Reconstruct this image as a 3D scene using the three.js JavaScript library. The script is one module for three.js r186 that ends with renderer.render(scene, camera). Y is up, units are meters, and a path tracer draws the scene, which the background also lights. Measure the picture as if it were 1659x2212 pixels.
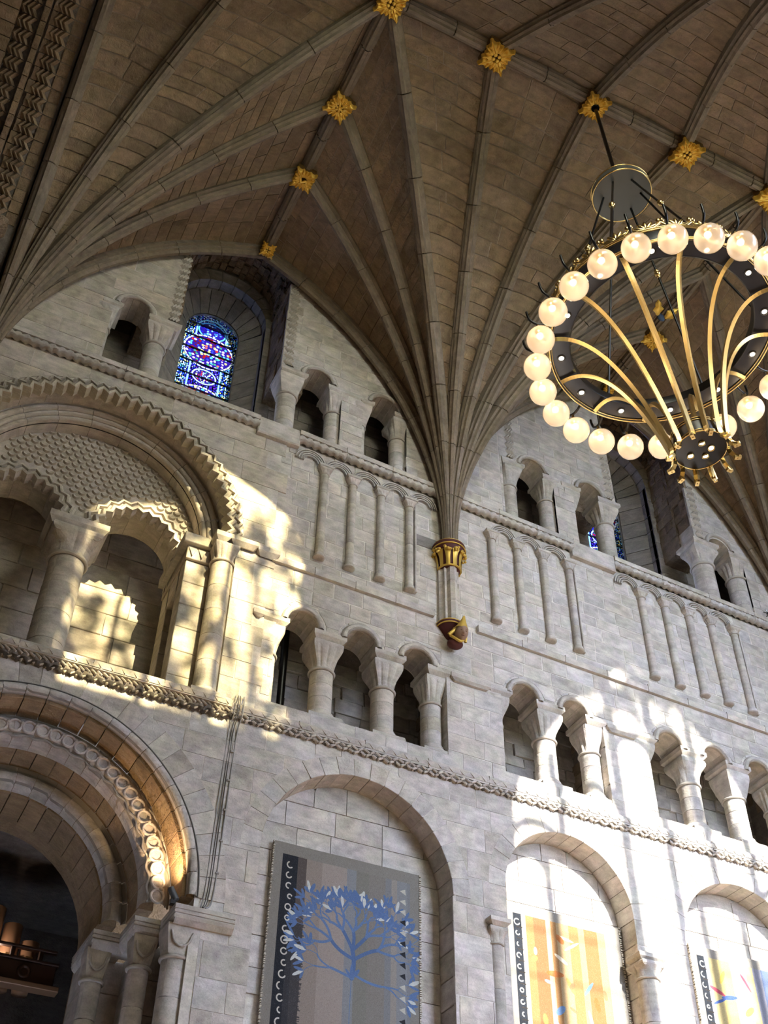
import * as THREE from 'three';
import { mergeGeometries } from 'three/addons/utils/BufferGeometryUtils.js';

// ---------- camera, sky, sun, exposure ----------
const scene = new THREE.Scene();
const camera = new THREE.PerspectiveCamera(47.73, 1659 / 2212, 0.1, 200);
camera.rotation.order = 'YXZ';
camera.position.set(0, 1.6, 12);
camera.rotation.set(0.7619, -0.44633, 0.02065);
const renderer = new THREE.WebGLRenderer({ antialias: true });
renderer.toneMapping = THREE.LinearToneMapping;
renderer.toneMappingExposure = 1.0;
renderer.shadowMap.enabled = true;
scene.background = new THREE.Color(0.60, 0.70, 0.93);
scene.backgroundIntensity = 21;
const SUN = new THREE.Vector3(0.12, 0.56, 1.0);
const sun = new THREE.DirectionalLight(new THREE.Color(1.0, 0.94, 0.84), 24);
sun.position.set(6 + SUN.x * 40, 8 + SUN.y * 40, SUN.z * 40);
sun.target.position.set(6, 8, 0);
sun.castShadow = true;
sun.shadow.mapSize.set(4096, 4096);
Object.assign(sun.shadow.camera, { left: -16, right: 16, top: 18, bottom: -18, near: 1, far: 120 });
scene.add(sun, sun.target);

// ---------- helpers ----------
const PI = Math.PI, sin = Math.sin, cos = Math.cos;
let seed = 12345;
const rnd = () => { seed = (seed + 0x6d2b79f5) | 0; let t = Math.imul(seed ^ (seed >>> 15), 1 | seed); t = (t + Math.imul(t ^ (t >>> 7), 61 | t)) ^ t; return ((t ^ (t >>> 14)) >>> 0) / 4294967296; };
const rr = (a, b) => a + (b - a) * rnd();
const lerp = (a, b, t) => a + (b - a) * t;
const clamp = (x, a, b) => Math.min(b, Math.max(a, x));
const smooth = (a, b, x) => { const t = clamp((x - a) / (b - a), 0, 1); return t * t * (3 - 2 * t); };
const V = (x, y, z) => new THREE.Vector3(x, y, z);
// the old walls have settled: levels sink a little towards the right
const wy = (x, y) => (x > 4.2 ? y - clamp(0.0065 * (y - 8.5), 0, 0.045) * (x - 4.2) : y);
const used = new Map();
function numbered(n) { const k = used.get(n) ?? 0; used.set(n, k + 1); return k ? n + '_' + String(k).padStart(3, '0') : n; }
function tag(o, label, category, group) { o.userData.label = label; if (category) o.userData.category = category; if (group) o.userData.group = group; return o; }
function thing(name, label, category, pos = [0, 0, 0], group) {
  const o = new THREE.Group(); o.name = numbered(name); o.position.set(...pos); scene.add(o);
  return tag(o, label, category, group);
}
function struct(name, label) { const o = new THREE.Group(); o.name = name; o.userData.kind = 'structure'; if (label) o.userData.label = label; scene.add(o); return o; }
function structMesh(name, geo, mat, label) { const o = mesh(name, geo, mat, scene); o.name = name; o.userData.kind = 'structure'; if (label) o.userData.label = label; return o; }
function mesh(name, geo, mat, parent, tint) {
  if (mat.vertexColors && !geo.attributes.color) paint(geo, tint);
  const m = new THREE.Mesh(geo, mat); m.castShadow = m.receiveShadow = true;
  if (parent === scene) { m.name = numbered(name); } else { const c = parent.userData.__n ?? (Object.defineProperty(parent.userData, '__n', { value: {}, enumerable: false }), parent.userData.__n); const k = c[name] ?? 0; c[name] = k + 1; m.name = k ? name + '_' + String(k).padStart(3, '0') : name; }
  parent.add(m); return m;
}
function paint(geo, tint = [1, 1, 1]) {
  const n = geo.attributes.position.count, a = new Float32Array(n * 3);
  for (let i = 0; i < n; i++) a.set(tint, i * 3);
  geo.setAttribute('color', new THREE.BufferAttribute(a, 3)); return geo;
}
// metric box-projected uv for any geometry
function metric(geo, s = 0.5) {
  const p = geo.attributes.position, nr = geo.attributes.normal, uv = new Float32Array(p.count * 2), ox = rnd() * 7, oy = rnd() * 7;
  for (let i = 0; i < p.count; i++) {
    const ax = Math.abs(nr.getX(i)), ay = Math.abs(nr.getY(i)), az = Math.abs(nr.getZ(i));
    let u, v;
    if (az >= ax && az >= ay) { u = p.getX(i); v = p.getY(i); } else if (ax >= ay) { u = p.getZ(i); v = p.getY(i); } else { u = p.getX(i); v = p.getZ(i); }
    uv[i * 2] = u * s + ox; uv[i * 2 + 1] = v * s + oy;
  }
  geo.setAttribute('uv', new THREE.BufferAttribute(uv, 2)); return geo;
}
// flat-faced mesh builder
class MB {
  constructor() { this.p = []; }
  tri(a, b, c) { this.p.push(...a, ...b, ...c); return this; }
  quad(a, b, c, d) { return this.tri(a, b, c).tri(a, c, d); }
  fan(q) { for (let i = 1; i + 1 < q.length; i++) this.tri(q[0], q[i], q[i + 1]); return this; }
  box(x0, x1, y0, y1, z0, z1) {
    const A = [x0, y0, z0], B = [x1, y0, z0], C = [x1, y1, z0], D = [x0, y1, z0], E = [x0, y0, z1], F = [x1, y0, z1], G = [x1, y1, z1], H = [x0, y1, z1];
    return this.quad(E, F, G, H).quad(B, A, D, C).quad(A, E, H, D).quad(F, B, C, G).quad(H, G, C, D).quad(A, B, F, E);
  }
  // box with chamfered front (z1) edges
  block(x0, x1, y0, y1, z0, z1, c) {
    const A = [x0, y0, z0], B = [x1, y0, z0], C = [x1, y1, z0], D = [x0, y1, z0], E = [x0, y0, z1 - c], F = [x1, y0, z1 - c], G = [x1, y1, z1 - c], H = [x0, y1, z1 - c];
    const e = [x0 + c, y0 + c, z1], f = [x1 - c, y0 + c, z1], g = [x1 - c, y1 - c, z1], h = [x0 + c, y1 - c, z1];
    return this.quad(e, f, g, h).quad(E, F, f, e).quad(F, G, g, f).quad(G, H, h, g).quad(H, E, e, h).quad(A, E, H, D).quad(F, B, C, G).quad(H, G, C, D).quad(A, B, F, E);
  }
  map(f) { for (let i = 0; i < this.p.length; i += 3) { const q = f(this.p[i], this.p[i + 1], this.p[i + 2]); this.p[i] = q[0]; this.p[i + 1] = q[1]; this.p[i + 2] = q[2]; } return this; }
  geo(tint, s = 0.5) {
    const g = new THREE.BufferGeometry(); g.setAttribute('position', new THREE.BufferAttribute(new Float32Array(this.p), 3)); g.computeVertexNormals(); metric(g, s);
    if (tint) paint(g, tint); return g;
  }
}
const move = (g, x, y, z) => g.translate(x, y, z);
// smooth grid surface from f(u, v) -> [x, y, z]
function grid(nu, nv, f, closeU = false) {
  const pos = [], idx = [], w = nu + 1;
  for (let j = 0; j <= nv; j++) for (let i = 0; i <= nu; i++) pos.push(...f(i / nu, j / nv));
  for (let j = 0; j < nv; j++) for (let i = 0; i < nu; i++) { const a = j * w + i; idx.push(a, a + 1, a + w + 1, a, a + w + 1, a + w); }
  const g = new THREE.BufferGeometry(); g.setAttribute('position', new THREE.Float32BufferAttribute(pos, 3)); g.setIndex(idx); g.computeVertexNormals();
  if (closeU) { const n = g.attributes.normal; for (let j = 0; j <= nv; j++) { const a = j * w, b = a + nu, v = V(n.getX(a) + n.getX(b), n.getY(a) + n.getY(b), n.getZ(a) + n.getZ(b)).normalize(); n.setXYZ(a, v.x, v.y, v.z); n.setXYZ(b, v.x, v.y, v.z); } }
  return metric(g);
}
const flat = (g) => { const q = g.toNonIndexed(); q.computeVertexNormals(); return metric(q); };
function lathe(pts, seg = 28) { const g = new THREE.LatheGeometry(pts.map((p) => new THREE.Vector2(p[0], p[1])), seg); return metric(g); }
function tube(pts, r, seg = 24, rad = 8, closed = false) { return new THREE.TubeGeometry(new THREE.CatmullRomCurve3(pts.map((p) => V(...p)), closed), seg, r, rad, closed); }
const merge = (a) => mergeGeometries(a.map((g) => { let q = g.index ? g.toNonIndexed() : g; const r = new THREE.BufferGeometry(); for (const k of ['position', 'normal', 'uv']) r.setAttribute(k, q.attributes[k]); return r; }));

// ---------- materials ----------
function noiseTex(size, f, srgb) {
  const d = new Uint8Array(size * size * 4);
  for (let y = 0; y < size; y++) for (let x = 0; x < size; x++) { const c = f(x / size, y / size, x, y), i = (y * size + x) * 4; d[i] = clamp(c[0] * 255, 0, 255); d[i + 1] = clamp(c[1] * 255, 0, 255); d[i + 2] = clamp(c[2] * 255, 0, 255); d[i + 3] = 255; }
  const t = new THREE.DataTexture(d, size, size); t.wrapS = t.wrapT = THREE.RepeatWrapping; t.magFilter = THREE.LinearFilter; t.minFilter = THREE.LinearFilter; if (srgb) t.colorSpace = THREE.SRGBColorSpace; t.needsUpdate = true; return t;
}
function lattice(n) { const a = new Float32Array(n * n); for (let i = 0; i < n * n; i++) a[i] = rnd(); return (u, v) => { const x = ((u * n) % n + n) % n, y = ((v * n) % n + n) % n, i = Math.floor(x), j = Math.floor(y), s = smooth(0, 1, x - i), t = smooth(0, 1, y - j), i1 = (i + 1) % n, j1 = (j + 1) % n; return lerp(lerp(a[j * n + i], a[j * n + i1], s), lerp(a[j1 * n + i], a[j1 * n + i1], s), t); }; }
const L8 = lattice(8), L23 = lattice(23), L61 = lattice(61), L151 = lattice(151), L256 = lattice(256);
const stoneCol = noiseTex(1024, (u, v) => {
  const big = L8(u, v), mid = L23(u + 0.1 * L8(v, u), v), streak = L61(u * 0.25 + v * 0.08, v), fine = L151(u, v), pore = L256(u, v);
  let k = 0.86 + 0.10 * (big - 0.5) + 0.12 * (mid - 0.5) + 0.09 * (streak - 0.5) + 0.07 * (fine - 0.5);
  if (pore > 0.96) k -= 0.10;
  return [k, k * (0.985 + 0.03 * (L23(v, u) - 0.5)), k * (0.97 + 0.06 * (L8(v, u) - 0.5))];
}, true);
const stoneBump = noiseTex(1024, (u, v) => { const k = 0.45 * L61(u, v) + 0.3 * L151(u, v) + 0.15 * L256(u, v) + 0.25 * L23(u, v) * 0.6 - (L151(v, u) > 0.9 ? 0.25 : 0); return [k, k, k]; });
function stoneMat(r, g, b, bump = 0.012) { const m = new THREE.MeshStandardMaterial({ vertexColors: true, map: stoneCol, bumpMap: stoneBump, bumpScale: bump, roughness: 0.93 }); m.color.setRGB(r, g, b); return m; }
const M = {
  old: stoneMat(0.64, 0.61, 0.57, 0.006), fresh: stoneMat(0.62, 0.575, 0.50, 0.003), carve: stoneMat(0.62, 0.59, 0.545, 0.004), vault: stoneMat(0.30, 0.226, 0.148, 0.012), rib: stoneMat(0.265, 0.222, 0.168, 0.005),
  warmBounce: stoneMat(0.38, 0.275, 0.165, 0.012), rubble: stoneMat(0.30, 0.235, 0.165, 0.03), mortar: stoneMat(0.76, 0.73, 0.68, 0.004), vaultMortar: stoneMat(0.38, 0.32, 0.245, 0.008), dark: stoneMat(0.22, 0.20, 0.18, 0.01),  // the brown soffit stone has warm bounced light put into its colour
};
M.floor = stoneMat(0.66, 0.39, 0.18, 0.004); M.shade = stoneMat(0.33, 0.30, 0.26, 0.008);  // shade stone: passage shadow put into a darker colour, reused on unseen walls
const std = (c, o = {}) => { const m = new THREE.MeshStandardMaterial({ roughness: 0.6, ...o }); m.color.set(c); return m; };
M.gold = std('#e6bd55', { metalness: 0.55, roughness: 0.42 }); M.brass = std('#e3c98a', { metalness: 1, roughness: 0.26 });
M.black = std('#060607', { roughness: 0.3 }); M.blackSatin = std('#23242a', { roughness: 0.22, metalness: 0.25 }); M.canopy = std('#5a5c58', { roughness: 0.4, metalness: 0.4 });
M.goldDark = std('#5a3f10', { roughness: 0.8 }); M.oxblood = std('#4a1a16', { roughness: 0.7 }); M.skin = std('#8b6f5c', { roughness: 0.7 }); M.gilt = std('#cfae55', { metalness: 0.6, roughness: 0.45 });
M.chrome = std('#b8b8b8', { metalness: 1, roughness: 0.2 }); M.lead = std('#141414', { roughness: 0.6 }); M.cable = std('#8f8d8a', { roughness: 0.7 }); M.cableDark = std('#5e5b57', { roughness: 0.7 });
M.wood = std('#4b3122', { roughness: 0.6 }); M.pipe = std('#b08a6a', { roughness: 0.4, metalness: 0.2 });
// tone variety: each stone takes a tint
const tone = (s = 0.09) => { const k = 1 + (rnd() - 0.5) * 2 * s, h = (rnd() - 0.5) * 0.05, g = (rnd() - 0.5) * 0.02; return [k * (1 + h), k * (1 + g), k * (1 - h)]; };

// ---------- stones laid in courses, cut around openings ----------
// hole: { x0, x1, y0, cy, r, cx } = jambs from y0 up to the springing cy, then a round head
function hole(cx, cy, r, y0, x0 = cx - r, x1 = cx + r) { return { cx, cy, r, y0, x0, x1, top: cy + r }; }
function rectHole(x0, x1, y0, y1) { return { cx: (x0 + x1) / 2, cy: y1, r: 0, y0, x0, x1, top: y1 }; }
function span(h, y) {
  if (y < h.y0 || y > h.top) return null;
  if (y <= h.cy) return [Math.min(h.x0, h.cx - h.r), Math.max(h.x1, h.cx + h.r)].map((v, i) => (i ? h.x1 : h.x0));
  const d = Math.sqrt(Math.max(0, h.r * h.r - (y - h.cy) ** 2)); return [h.cx - d, h.cx + d];
}
function freeSpans(xa, xb, y, holes) {
  let s = [[xa, xb]];
  for (const h of holes) { const q = span(h, y); if (!q) continue; s = s.flatMap(([a, b]) => (q[1] <= a || q[0] >= b ? [[a, b]] : [[a, q[0]], [q[1], b]].filter(([m, n]) => n - m > 0.004))); }
  return s;
}
function cutRect(xa, xb, ya, yb, holes, inside) {
  const near = holes.filter((h) => h.x0 < xb && h.x1 > xa && h.y0 < yb && h.top > ya);
  if (!near.length && !inside) return null;
  const cuts = new Set([ya, yb]); for (let i = 1; i < 5; i++) cuts.add(ya + (yb - ya) * i / 5);
  for (const h of near) for (const v of [h.y0, h.cy, h.top]) if (v > ya + 1e-3 && v < yb - 1e-3) cuts.add(v);
  const ys = [...cuts].sort((a, b) => a - b), out = [];
  for (let i = 0; i + 1 < ys.length; i++) {
    const lo = ys[i] + 1e-5, hi = ys[i + 1] - 1e-5;
    let A, B;
    if (inside) { const f = (y) => { const q = span(inside, y); if (!q) return []; const a = Math.max(xa, q[0]), b = Math.min(xb, q[1]); return b - a > 0.004 ? [[a, b]] : []; }; A = f(lo); B = f(hi); if (A.length !== B.length) { if (A.length && !B.length) B = A.map(([a, b]) => [(a + b) / 2, (a + b) / 2]); else continue; } }
    else { A = freeSpans(xa, xb, lo, near); B = freeSpans(xa, xb, hi, near); if (A.length !== B.length) { if (A.length > B.length) A = A.slice(0, B.length); else B = B.slice(0, A.length); } }
    A.forEach((a, k) => out.push([[a[0], ys[i]], [a[1], ys[i]], [B[k][1], ys[i + 1]], [B[k][0], ys[i + 1]]]));
  }
  return out;
}
function layStone(parent, xa, xb, ya, yb, o) {
  const j = o.joint ?? 0.005; xa += j; xb -= j; ya += j; yb -= j;
  if (xb - xa < 0.03 || yb - ya < 0.03) return;
  const zf = o.z + (rnd() - 0.5) * (o.rough ?? 0.008), zb = o.z - 0.05, b = new MB(), pieces = cutRect(xa, xb, ya, yb, o.holes ?? [], o.inside);
  if (!pieces) { b.block(xa, xb, ya, yb, zb, zf, o.chamfer ?? 0.007); const q = [rr(-1, 1), rr(-1, 1), rr(-1, 1), rr(-1, 1)].map((v) => v * (o.skew ?? 0.006)); b.map((x, y, z) => [x + (y > (ya + yb) / 2 ? q[0] : q[1]), y + (x > (xa + xb) / 2 ? q[2] : q[3]), z]); }
  else {
    let area = 0; for (const [p, q, r, s] of pieces) area += ((q[0] - p[0]) + (r[0] - s[0])) / 2 * (r[1] - q[1]);
    if (area < 0.004) return;
    pieces.forEach(([p, q, r, s], i) => {
      const f = (v, z) => [v[0], v[1], z];
      b.quad(f(p, zf), f(q, zf), f(r, zf), f(s, zf)); b.quad(f(p, zb), f(p, zf), f(s, zf), f(s, zb)); b.quad(f(q, zf), f(q, zb), f(r, zb), f(r, zf));
      if (Math.abs(p[1] - ya) < 1e-6) b.quad(f(p, zb), f(q, zb), f(q, zf), f(p, zf)); if (Math.abs(r[1] - yb) < 1e-6) b.quad(f(s, zf), f(r, zf), f(r, zb), f(s, zb));
    });
  }
  if (!o.noWarp) b.map((x, y, z) => [x, wy(x, y), z]);
  if (o.place) b.map(o.place);
  mesh(o.name ?? 'stone', b.geo(o.tint ? o.tint() : tone(o.vary)), o.mat, parent);
}
function courses(parent, o) {
  const n = Math.max(1, Math.round((o.y1 - o.y0) / o.h)); let y = o.y0; const hs = Array.from({ length: n }, () => rr(0.82, 1.18)), sum = hs.reduce((a, b) => a + b, 0);
  for (let i = 0; i < n; i++) {
    const h = (o.y1 - o.y0) * hs[i] / sum, xr = typeof o.x1 === 'function' ? o.x1(i) : o.x1; let x = typeof o.x0 === 'function' ? o.x0(i) : o.x0, first = true;
    while (x < xr - 0.02) {
      let w = rr(o.w0, o.w1); if (first) { w *= rr(0.4, 1); first = false; } if (xr - x - w < o.w0 * 0.5) w = xr - x;
      layStone(parent, x, x + w, y, y + h, o); x += w;
    }
    y += h;
  }
}
// slab (mortar core) with holes, front face slightly behind the stones
function slab(x0, x1, y0, y1, zf, zb, holes, warp = true) {
  const s = new THREE.Shape(); s.moveTo(x0, y0); if (x0 < 4.2 && x1 > 4.2) s.lineTo(4.2, y0); s.lineTo(x1, y0); s.lineTo(x1, y1); if (x0 < 4.2 && x1 > 4.2) s.lineTo(4.2, y1); s.lineTo(x0, y1); s.closePath();
  for (const h of holes) { const p = new THREE.Path(); p.moveTo(h.x0, h.y0); p.lineTo(h.x1, h.y0); p.lineTo(h.x1, h.cy); if (h.r) { if (h.path) h.path(p); else { for (let i = 0; i <= 28; i++) { const a = PI * i / 28; p.lineTo(h.cx + h.r * cos(a), h.cy + h.r * sin(a)); } } } p.lineTo(h.x0, h.cy); p.closePath(); s.holes.push(p); }
  const g = new THREE.ExtrudeGeometry(s, { depth: zf - zb, bevelEnabled: false, curveSegments: 12 }); g.translate(0, 0, zb);
  if (warp) { const p = g.attributes.position; for (let i = 0; i < p.count; i++) p.setY(i, wy(p.getX(i), p.getY(i))); }
  g.computeVertexNormals(); return metric(g);
}
// wedge stones of an arch; each its own mesh
function voussoirs(parent, o) {
  const { cx, cy, r0, r1, z0, z1, n } = o, a0 = o.a0 ?? 0, a1 = o.a1 ?? PI, g = (o.joint ?? 0.006);
  for (let i = 0; i < n; i++) {
    let A = lerp(a0, a1, i / n) + g / r0 / 2, B = lerp(a0, a1, (i + 1) / n) - g / r0 / 2; const b = new MB(), k = 4, dz = (rnd() - 0.5) * (o.rough ?? 0.006), c = o.chamfer ?? 0.006, zf = z1 + dz, ra = r0 + (rnd() - 0.5) * (o.rough ?? 0.006);
    const P = (r, a, z) => [cx + r * cos(a), cy + r * sin(a), z];
    for (let j = 0; j < k; j++) {
      const u = lerp(A, B, j / k), v = lerp(A, B, (j + 1) / k);
      b.quad(P(ra + c, u, zf), P(r1, u, zf), P(r1, v, zf), P(ra + c, v, zf)); b.quad(P(ra, u, zf - c), P(ra + c, u, zf), P(ra + c, v, zf), P(ra, v, zf - c)); b.quad(P(ra, u, z0), P(ra, u, zf - c), P(ra, v, zf - c), P(ra, v, z0)); b.quad(P(r1, u, zf), P(r1, u, z0), P(r1, v, z0), P(r1, v, zf));
    }
    b.quad(P(ra, A, z0), P(r1, A, z0), P(r1, A, zf), P(ra, A, zf)); b.quad(P(ra, B, zf), P(r1, B, zf), P(r1, B, z0), P(ra, B, z0));
    mesh(o.name ?? 'voussoir', b.geo(o.tint ? o.tint() : tone(o.vary ?? 0.1)), o.mat, parent);
  }
}
// a swept moulding around an arch: profile of [dr, dz] points, closed or open
function archSweep(cx, cy, prof, a0 = 0, a1 = PI, seg = 48) { return grid(seg, prof.length - 1, (u, v) => { const p = prof[Math.round(v * (prof.length - 1))], a = lerp(a1, a0, u); return [cx + p[0] * cos(a), cy + p[0] * sin(a), p[1]]; }); }
const rollProf = (r, z, t, n = 10, from = -0.25, to = 1.25) => Array.from({ length: n + 1 }, (_, i) => { const a = PI * lerp(from, to, i / n); return [r - t * cos(a), z + t * sin(a)]; });

// ---------- east wall: mortar core, facing stones, openings ----------
const arcPts = (cx, cy, r, n = 20, a0 = 0, a1 = PI) => Array.from({ length: n + 1 }, (_, i) => { const a = lerp(a0, a1, i / n); return [cx + r * cos(a), cy + r * sin(a)]; });
function polySlab(x0, x1, y0, y1, zf, zb, polys, warp = true) {
  const s = new THREE.Shape(), mid = warp && x0 < 4.2 && x1 > 4.2; s.moveTo(x0, y0); if (mid) s.lineTo(4.2, y0); s.lineTo(x1, y0); s.lineTo(x1, y1); if (mid) s.lineTo(4.2, y1); s.lineTo(x0, y1); s.closePath();
  for (const q of polys) { const p = new THREE.Path(); q.forEach((v, i) => (i ? p.lineTo(...v) : p.moveTo(...v))); p.closePath(); s.holes.push(p); }
  const g = new THREE.ExtrudeGeometry(s, { depth: zf - zb, bevelEnabled: false }); g.translate(0, 0, zb);
  if (warp) { const p = g.attributes.position; for (let i = 0; i < p.count; i++) p.setY(i, wy(p.getX(i), p.getY(i))); g.computeVertexNormals(); }
  return metric(g);
}
// stones lining a jamb at plane x, running from z1 back to z0
function jambStones(parent, x, dir, y0, y1, z0, z1, mat, h = 0.34) {
  const n = Math.max(1, Math.round((y1 - y0) / h));
  for (let i = 0; i < n; i++) {
    const a = lerp(y0, y1, i / n) + 0.006, c = lerp(y0, y1, (i + 1) / n) - 0.006, d = rr(0, 0.006), b = new MB().block(-(z1 - 0.004), -z0, a, c, -0.05, d, 0.006);
    b.map((u, y, w) => [x - dir * w, wy(x, y), -u]); mesh('stone', b.geo(tone(0.1)), mat, parent);
  }
}
const ARCH1 = { cx: 1.40, cy: 7.37 }, NICHES = [[5.51, 8.14, 1.30], [8.59, 8.42, 1.0], [11.53, 8.22, 1.12]];
const wallLower = struct('wall_east');
{
  const polys = [[[-0.75, 0.02], [3.5, 0.02], ...arcPts(ARCH1.cx, ARCH1.cy, 2.1, 28, 0, PI).filter((p) => p[1] < 9.72 || true)], ...NICHES.map(([x, y, r]) => [[x - r - 0.02, 0.02], [x + r + 0.02, 0.02], ...arcPts(x, y, r + 0.02, 28)])];
  mesh('mortar_core', polySlab(-0.95, 15.2, 0, 9.86, -0.006, -0.4, polys, false), M.mortar, wallLower);
  mesh('niche_backing', new MB().box(3.9, 15.2, 0, 9.86, -0.75, -0.4).geo(), M.mortar, wallLower);
  const holes = [hole(ARCH1.cx, ARCH1.cy, 2.45, 7.22), rectHole(-1, 3.62, 0, 7.22), ...NICHES.flatMap(([x, y, r]) => [hole(x, y, r + 0.25, y), rectHole(x - r, x + r, 0, y)])];
  courses(wallLower, { x0: -0.9, x1: 13.6, y0: 4.9, y1: 9.8, h: 0.36, w0: 0.34, w1: 0.78, z: 0, holes, mat: M.old, noWarp: true, rough: 0.007 });
  for (const [x, y, r] of NICHES) courses(wallLower, { x0: x - r, x1: x + r, y0: 6.6, y1: y + r, h: 0.34, w0: 0.4, w1: 0.8, z: -0.375, inside: hole(x, y, r + 0.01, 0), mat: M.old, noWarp: true, rough: 0.006, name: 'niche_stone' });
  NICHES.forEach(([x, y, r], i) => { const t = thing('niche_arch', `plain round wedge-stone arch over the ${['widest niche with the grey tapestry', 'middle niche with the ochre tapestry', 'niche at the right edge'][i]}`, 'arch'); voussoirs(t, { cx: x, cy: y, r0: r, r1: r + 0.25, z0: -0.375, z1: 0.002, n: [19, 15, 17][i], mat: M.old, rough: 0.006, joint: 0.008, vary: 0.07 }); });
  for (const [x, y, r] of NICHES) { jambStones(wallLower, x + r, 1, 4.8, y, -0.375, 0, M.old); jambStones(wallLower, x - r, -1, 4.8, y, -0.375, 0, M.old); }
}
// arcade: three groups of small openings. design heights; wy() lets them settle
const ARC = [
  { x0: 4.13, x1: 6.80, cols: [4.95, 5.89], resp: 6.72, arches: [4.52, 5.43, 6.33] },
  { x0: 7.71, x1: 9.50, cols: [8.57], resp: 9.42, arches: [8.12, 9.01] },
  { x0: 10.31, x1: 13.02, cols: [11.20, 12.07], resp: 12.93, arches: [10.76, 11.63, 12.50] },
];
const SPR = 11.6, wallArcade = struct('wall_east_arcade');
{
  const polys = ARC.map((g) => [[g.x0, 10.19], [g.x1, 10.19], [g.x1, SPR], ...[...g.arches].reverse().flatMap((c) => arcPts(c, SPR, 0.25, 16)), [g.x0, SPR]]);
  mesh('mortar_core', polySlab(3.9, 15.2, 9.8, 12.62, -0.006, -0.52, polys), M.mortar, wallArcade);
  const holes = ARC.flatMap((g) => [rectHole(g.x0, g.x1, 10.19, SPR), ...g.arches.map((c) => hole(c, SPR, 0.37, SPR))]);
  courses(wallArcade, { x0: (i) => 3.72 + (i % 2 ? 0.2 : 0) + 0.08 * (i % 3), x1: 13.7, y0: 9.98, y1: 12.52, h: 0.285, w0: 0.3, w1: 0.66, z: 0, holes, mat: M.old, rough: 0.007 });
  // passage behind the arcade: floor, rough back wall, lid
  mesh('passage_floor', new MB().box(3.9, 15.2, 9.95, 10.13, -1.5, -0.5).geo(), M.old, wallArcade);
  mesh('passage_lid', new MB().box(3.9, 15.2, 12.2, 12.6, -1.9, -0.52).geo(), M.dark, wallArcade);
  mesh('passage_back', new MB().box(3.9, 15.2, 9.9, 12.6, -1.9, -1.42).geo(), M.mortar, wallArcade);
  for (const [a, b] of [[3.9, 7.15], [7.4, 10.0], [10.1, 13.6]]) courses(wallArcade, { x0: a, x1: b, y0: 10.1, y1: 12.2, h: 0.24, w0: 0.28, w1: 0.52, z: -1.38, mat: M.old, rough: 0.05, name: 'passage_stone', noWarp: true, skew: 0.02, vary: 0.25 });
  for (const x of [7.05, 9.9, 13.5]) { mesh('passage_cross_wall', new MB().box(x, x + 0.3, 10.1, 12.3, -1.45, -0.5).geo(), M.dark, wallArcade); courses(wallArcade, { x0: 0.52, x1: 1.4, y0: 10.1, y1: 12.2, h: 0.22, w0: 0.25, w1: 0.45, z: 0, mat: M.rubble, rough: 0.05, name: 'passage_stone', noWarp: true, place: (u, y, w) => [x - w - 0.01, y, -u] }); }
  for (const g of ARC) { jambStones(wallArcade, g.x0, -1, 10.19, SPR - 0.1, -0.5, 0, M.old, 0.3); jambStones(wallArcade, g.x1, 1, 10.19, SPR - 0.1, -0.5, 0, M.old, 0.3); }
}
const wallBlind = struct('wall_east_triforium');
mesh('mortar_core', polySlab(3.8, 15.2, 12.55, 15.3, -0.006, -0.55, []), M.mortar, wallBlind);
courses(wallBlind, { x0: (i) => 3.82 + (i % 2 ? 0.24 : 0) + 0.06 * (i % 3), x1: 13.75, y0: 12.6, y1: 15.12, h: 0.25, w0: 0.28, w1: 0.62, z: 0, mat: M.old, rough: 0.007 });

mesh('stone', new MB().block(6.28, 6.72, 13.84, 14.06, -0.04, 0.014, 0.008).geo([0.42, 0.42, 0.43]), M.old, wallBlind);
const CLER = { y0: 15.33, spr: 16.85 };
const wallClear = struct('wall_east_clerestory');
{
  const S = CLER.spr, Y = CLER.y0;
  const polys = [
    [[0.87, Y], [4.9, Y], [4.9, S], ...arcPts(4.45, S, 0.27, 14), [3.84, S], ...arcPts(2.86, 19.3, 0.98, 20), [1.88, S], ...arcPts(1.2, S, 0.29, 14), [0.87, S]],
    [[5.3, Y], [6.14, Y], [6.14, S], ...arcPts(5.72, S, 0.27, 14), [5.3, S]],
    [[8.05, Y], [9.12, Y], [9.12, S], ...arcPts(8.70, S, 0.26, 14), [8.05, S]],
    [[9.54, Y], [13.36, Y], [13.36, S], ...arcPts(12.86, S - 0.03, 0.25, 14), [12.37, S], ...arcPts(11.39, 19.3, 0.98, 20), [10.41, S], ...arcPts(9.92, S, 0.27, 14), [9.54, S]],
  ];
  mesh('mortar_core', polySlab(-0.95, 15.2, 15.05, 20.4, -0.006, -0.5, polys), M.mortar, wallClear);
  const holes = [rectHole(0.87, 4.9, Y, S), hole(1.2, S, 0.38, S), hole(4.45, S, 0.37, S), hole(2.86, 19.3, 0.9, S), rectHole(5.3, 6.14, Y, S), hole(5.72, S, 0.37, S), rectHole(8.05, 9.12, Y, S), hole(8.70, S, 0.36, S), rectHole(9.54, 13.36, Y, S), hole(9.92, S, 0.37, S), hole(11.39, 19.3, 0.89, S), hole(12.86, S - 0.03, 0.35, S)];
  courses(wallClear, { x0: -0.9, x1: 1.9, y0: Y, y1: 18.9, h: 0.33, w0: 0.6, w1: 1.2, z: 0, holes, mat: M.fresh, rough: 0.006 });
  courses(wallClear, { x0: 3.76, x1: 8.0, y0: Y, y1: 19.2, h: 0.26, w0: 0.3, w1: 0.6, z: 0, holes, mat: M.old });
  courses(wallClear, { x0: 8.0, x1: 10.5, y0: Y, y1: 18.8, h: 0.26, w0: 0.3, w1: 0.6, z: 0, holes, mat: M.old });
  courses(wallClear, { x0: 12.28, x1: 14.3, y0: Y, y1: 18.2, h: 0.26, w0: 0.3, w1: 0.6, z: 0, holes, mat: M.old });
}
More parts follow.
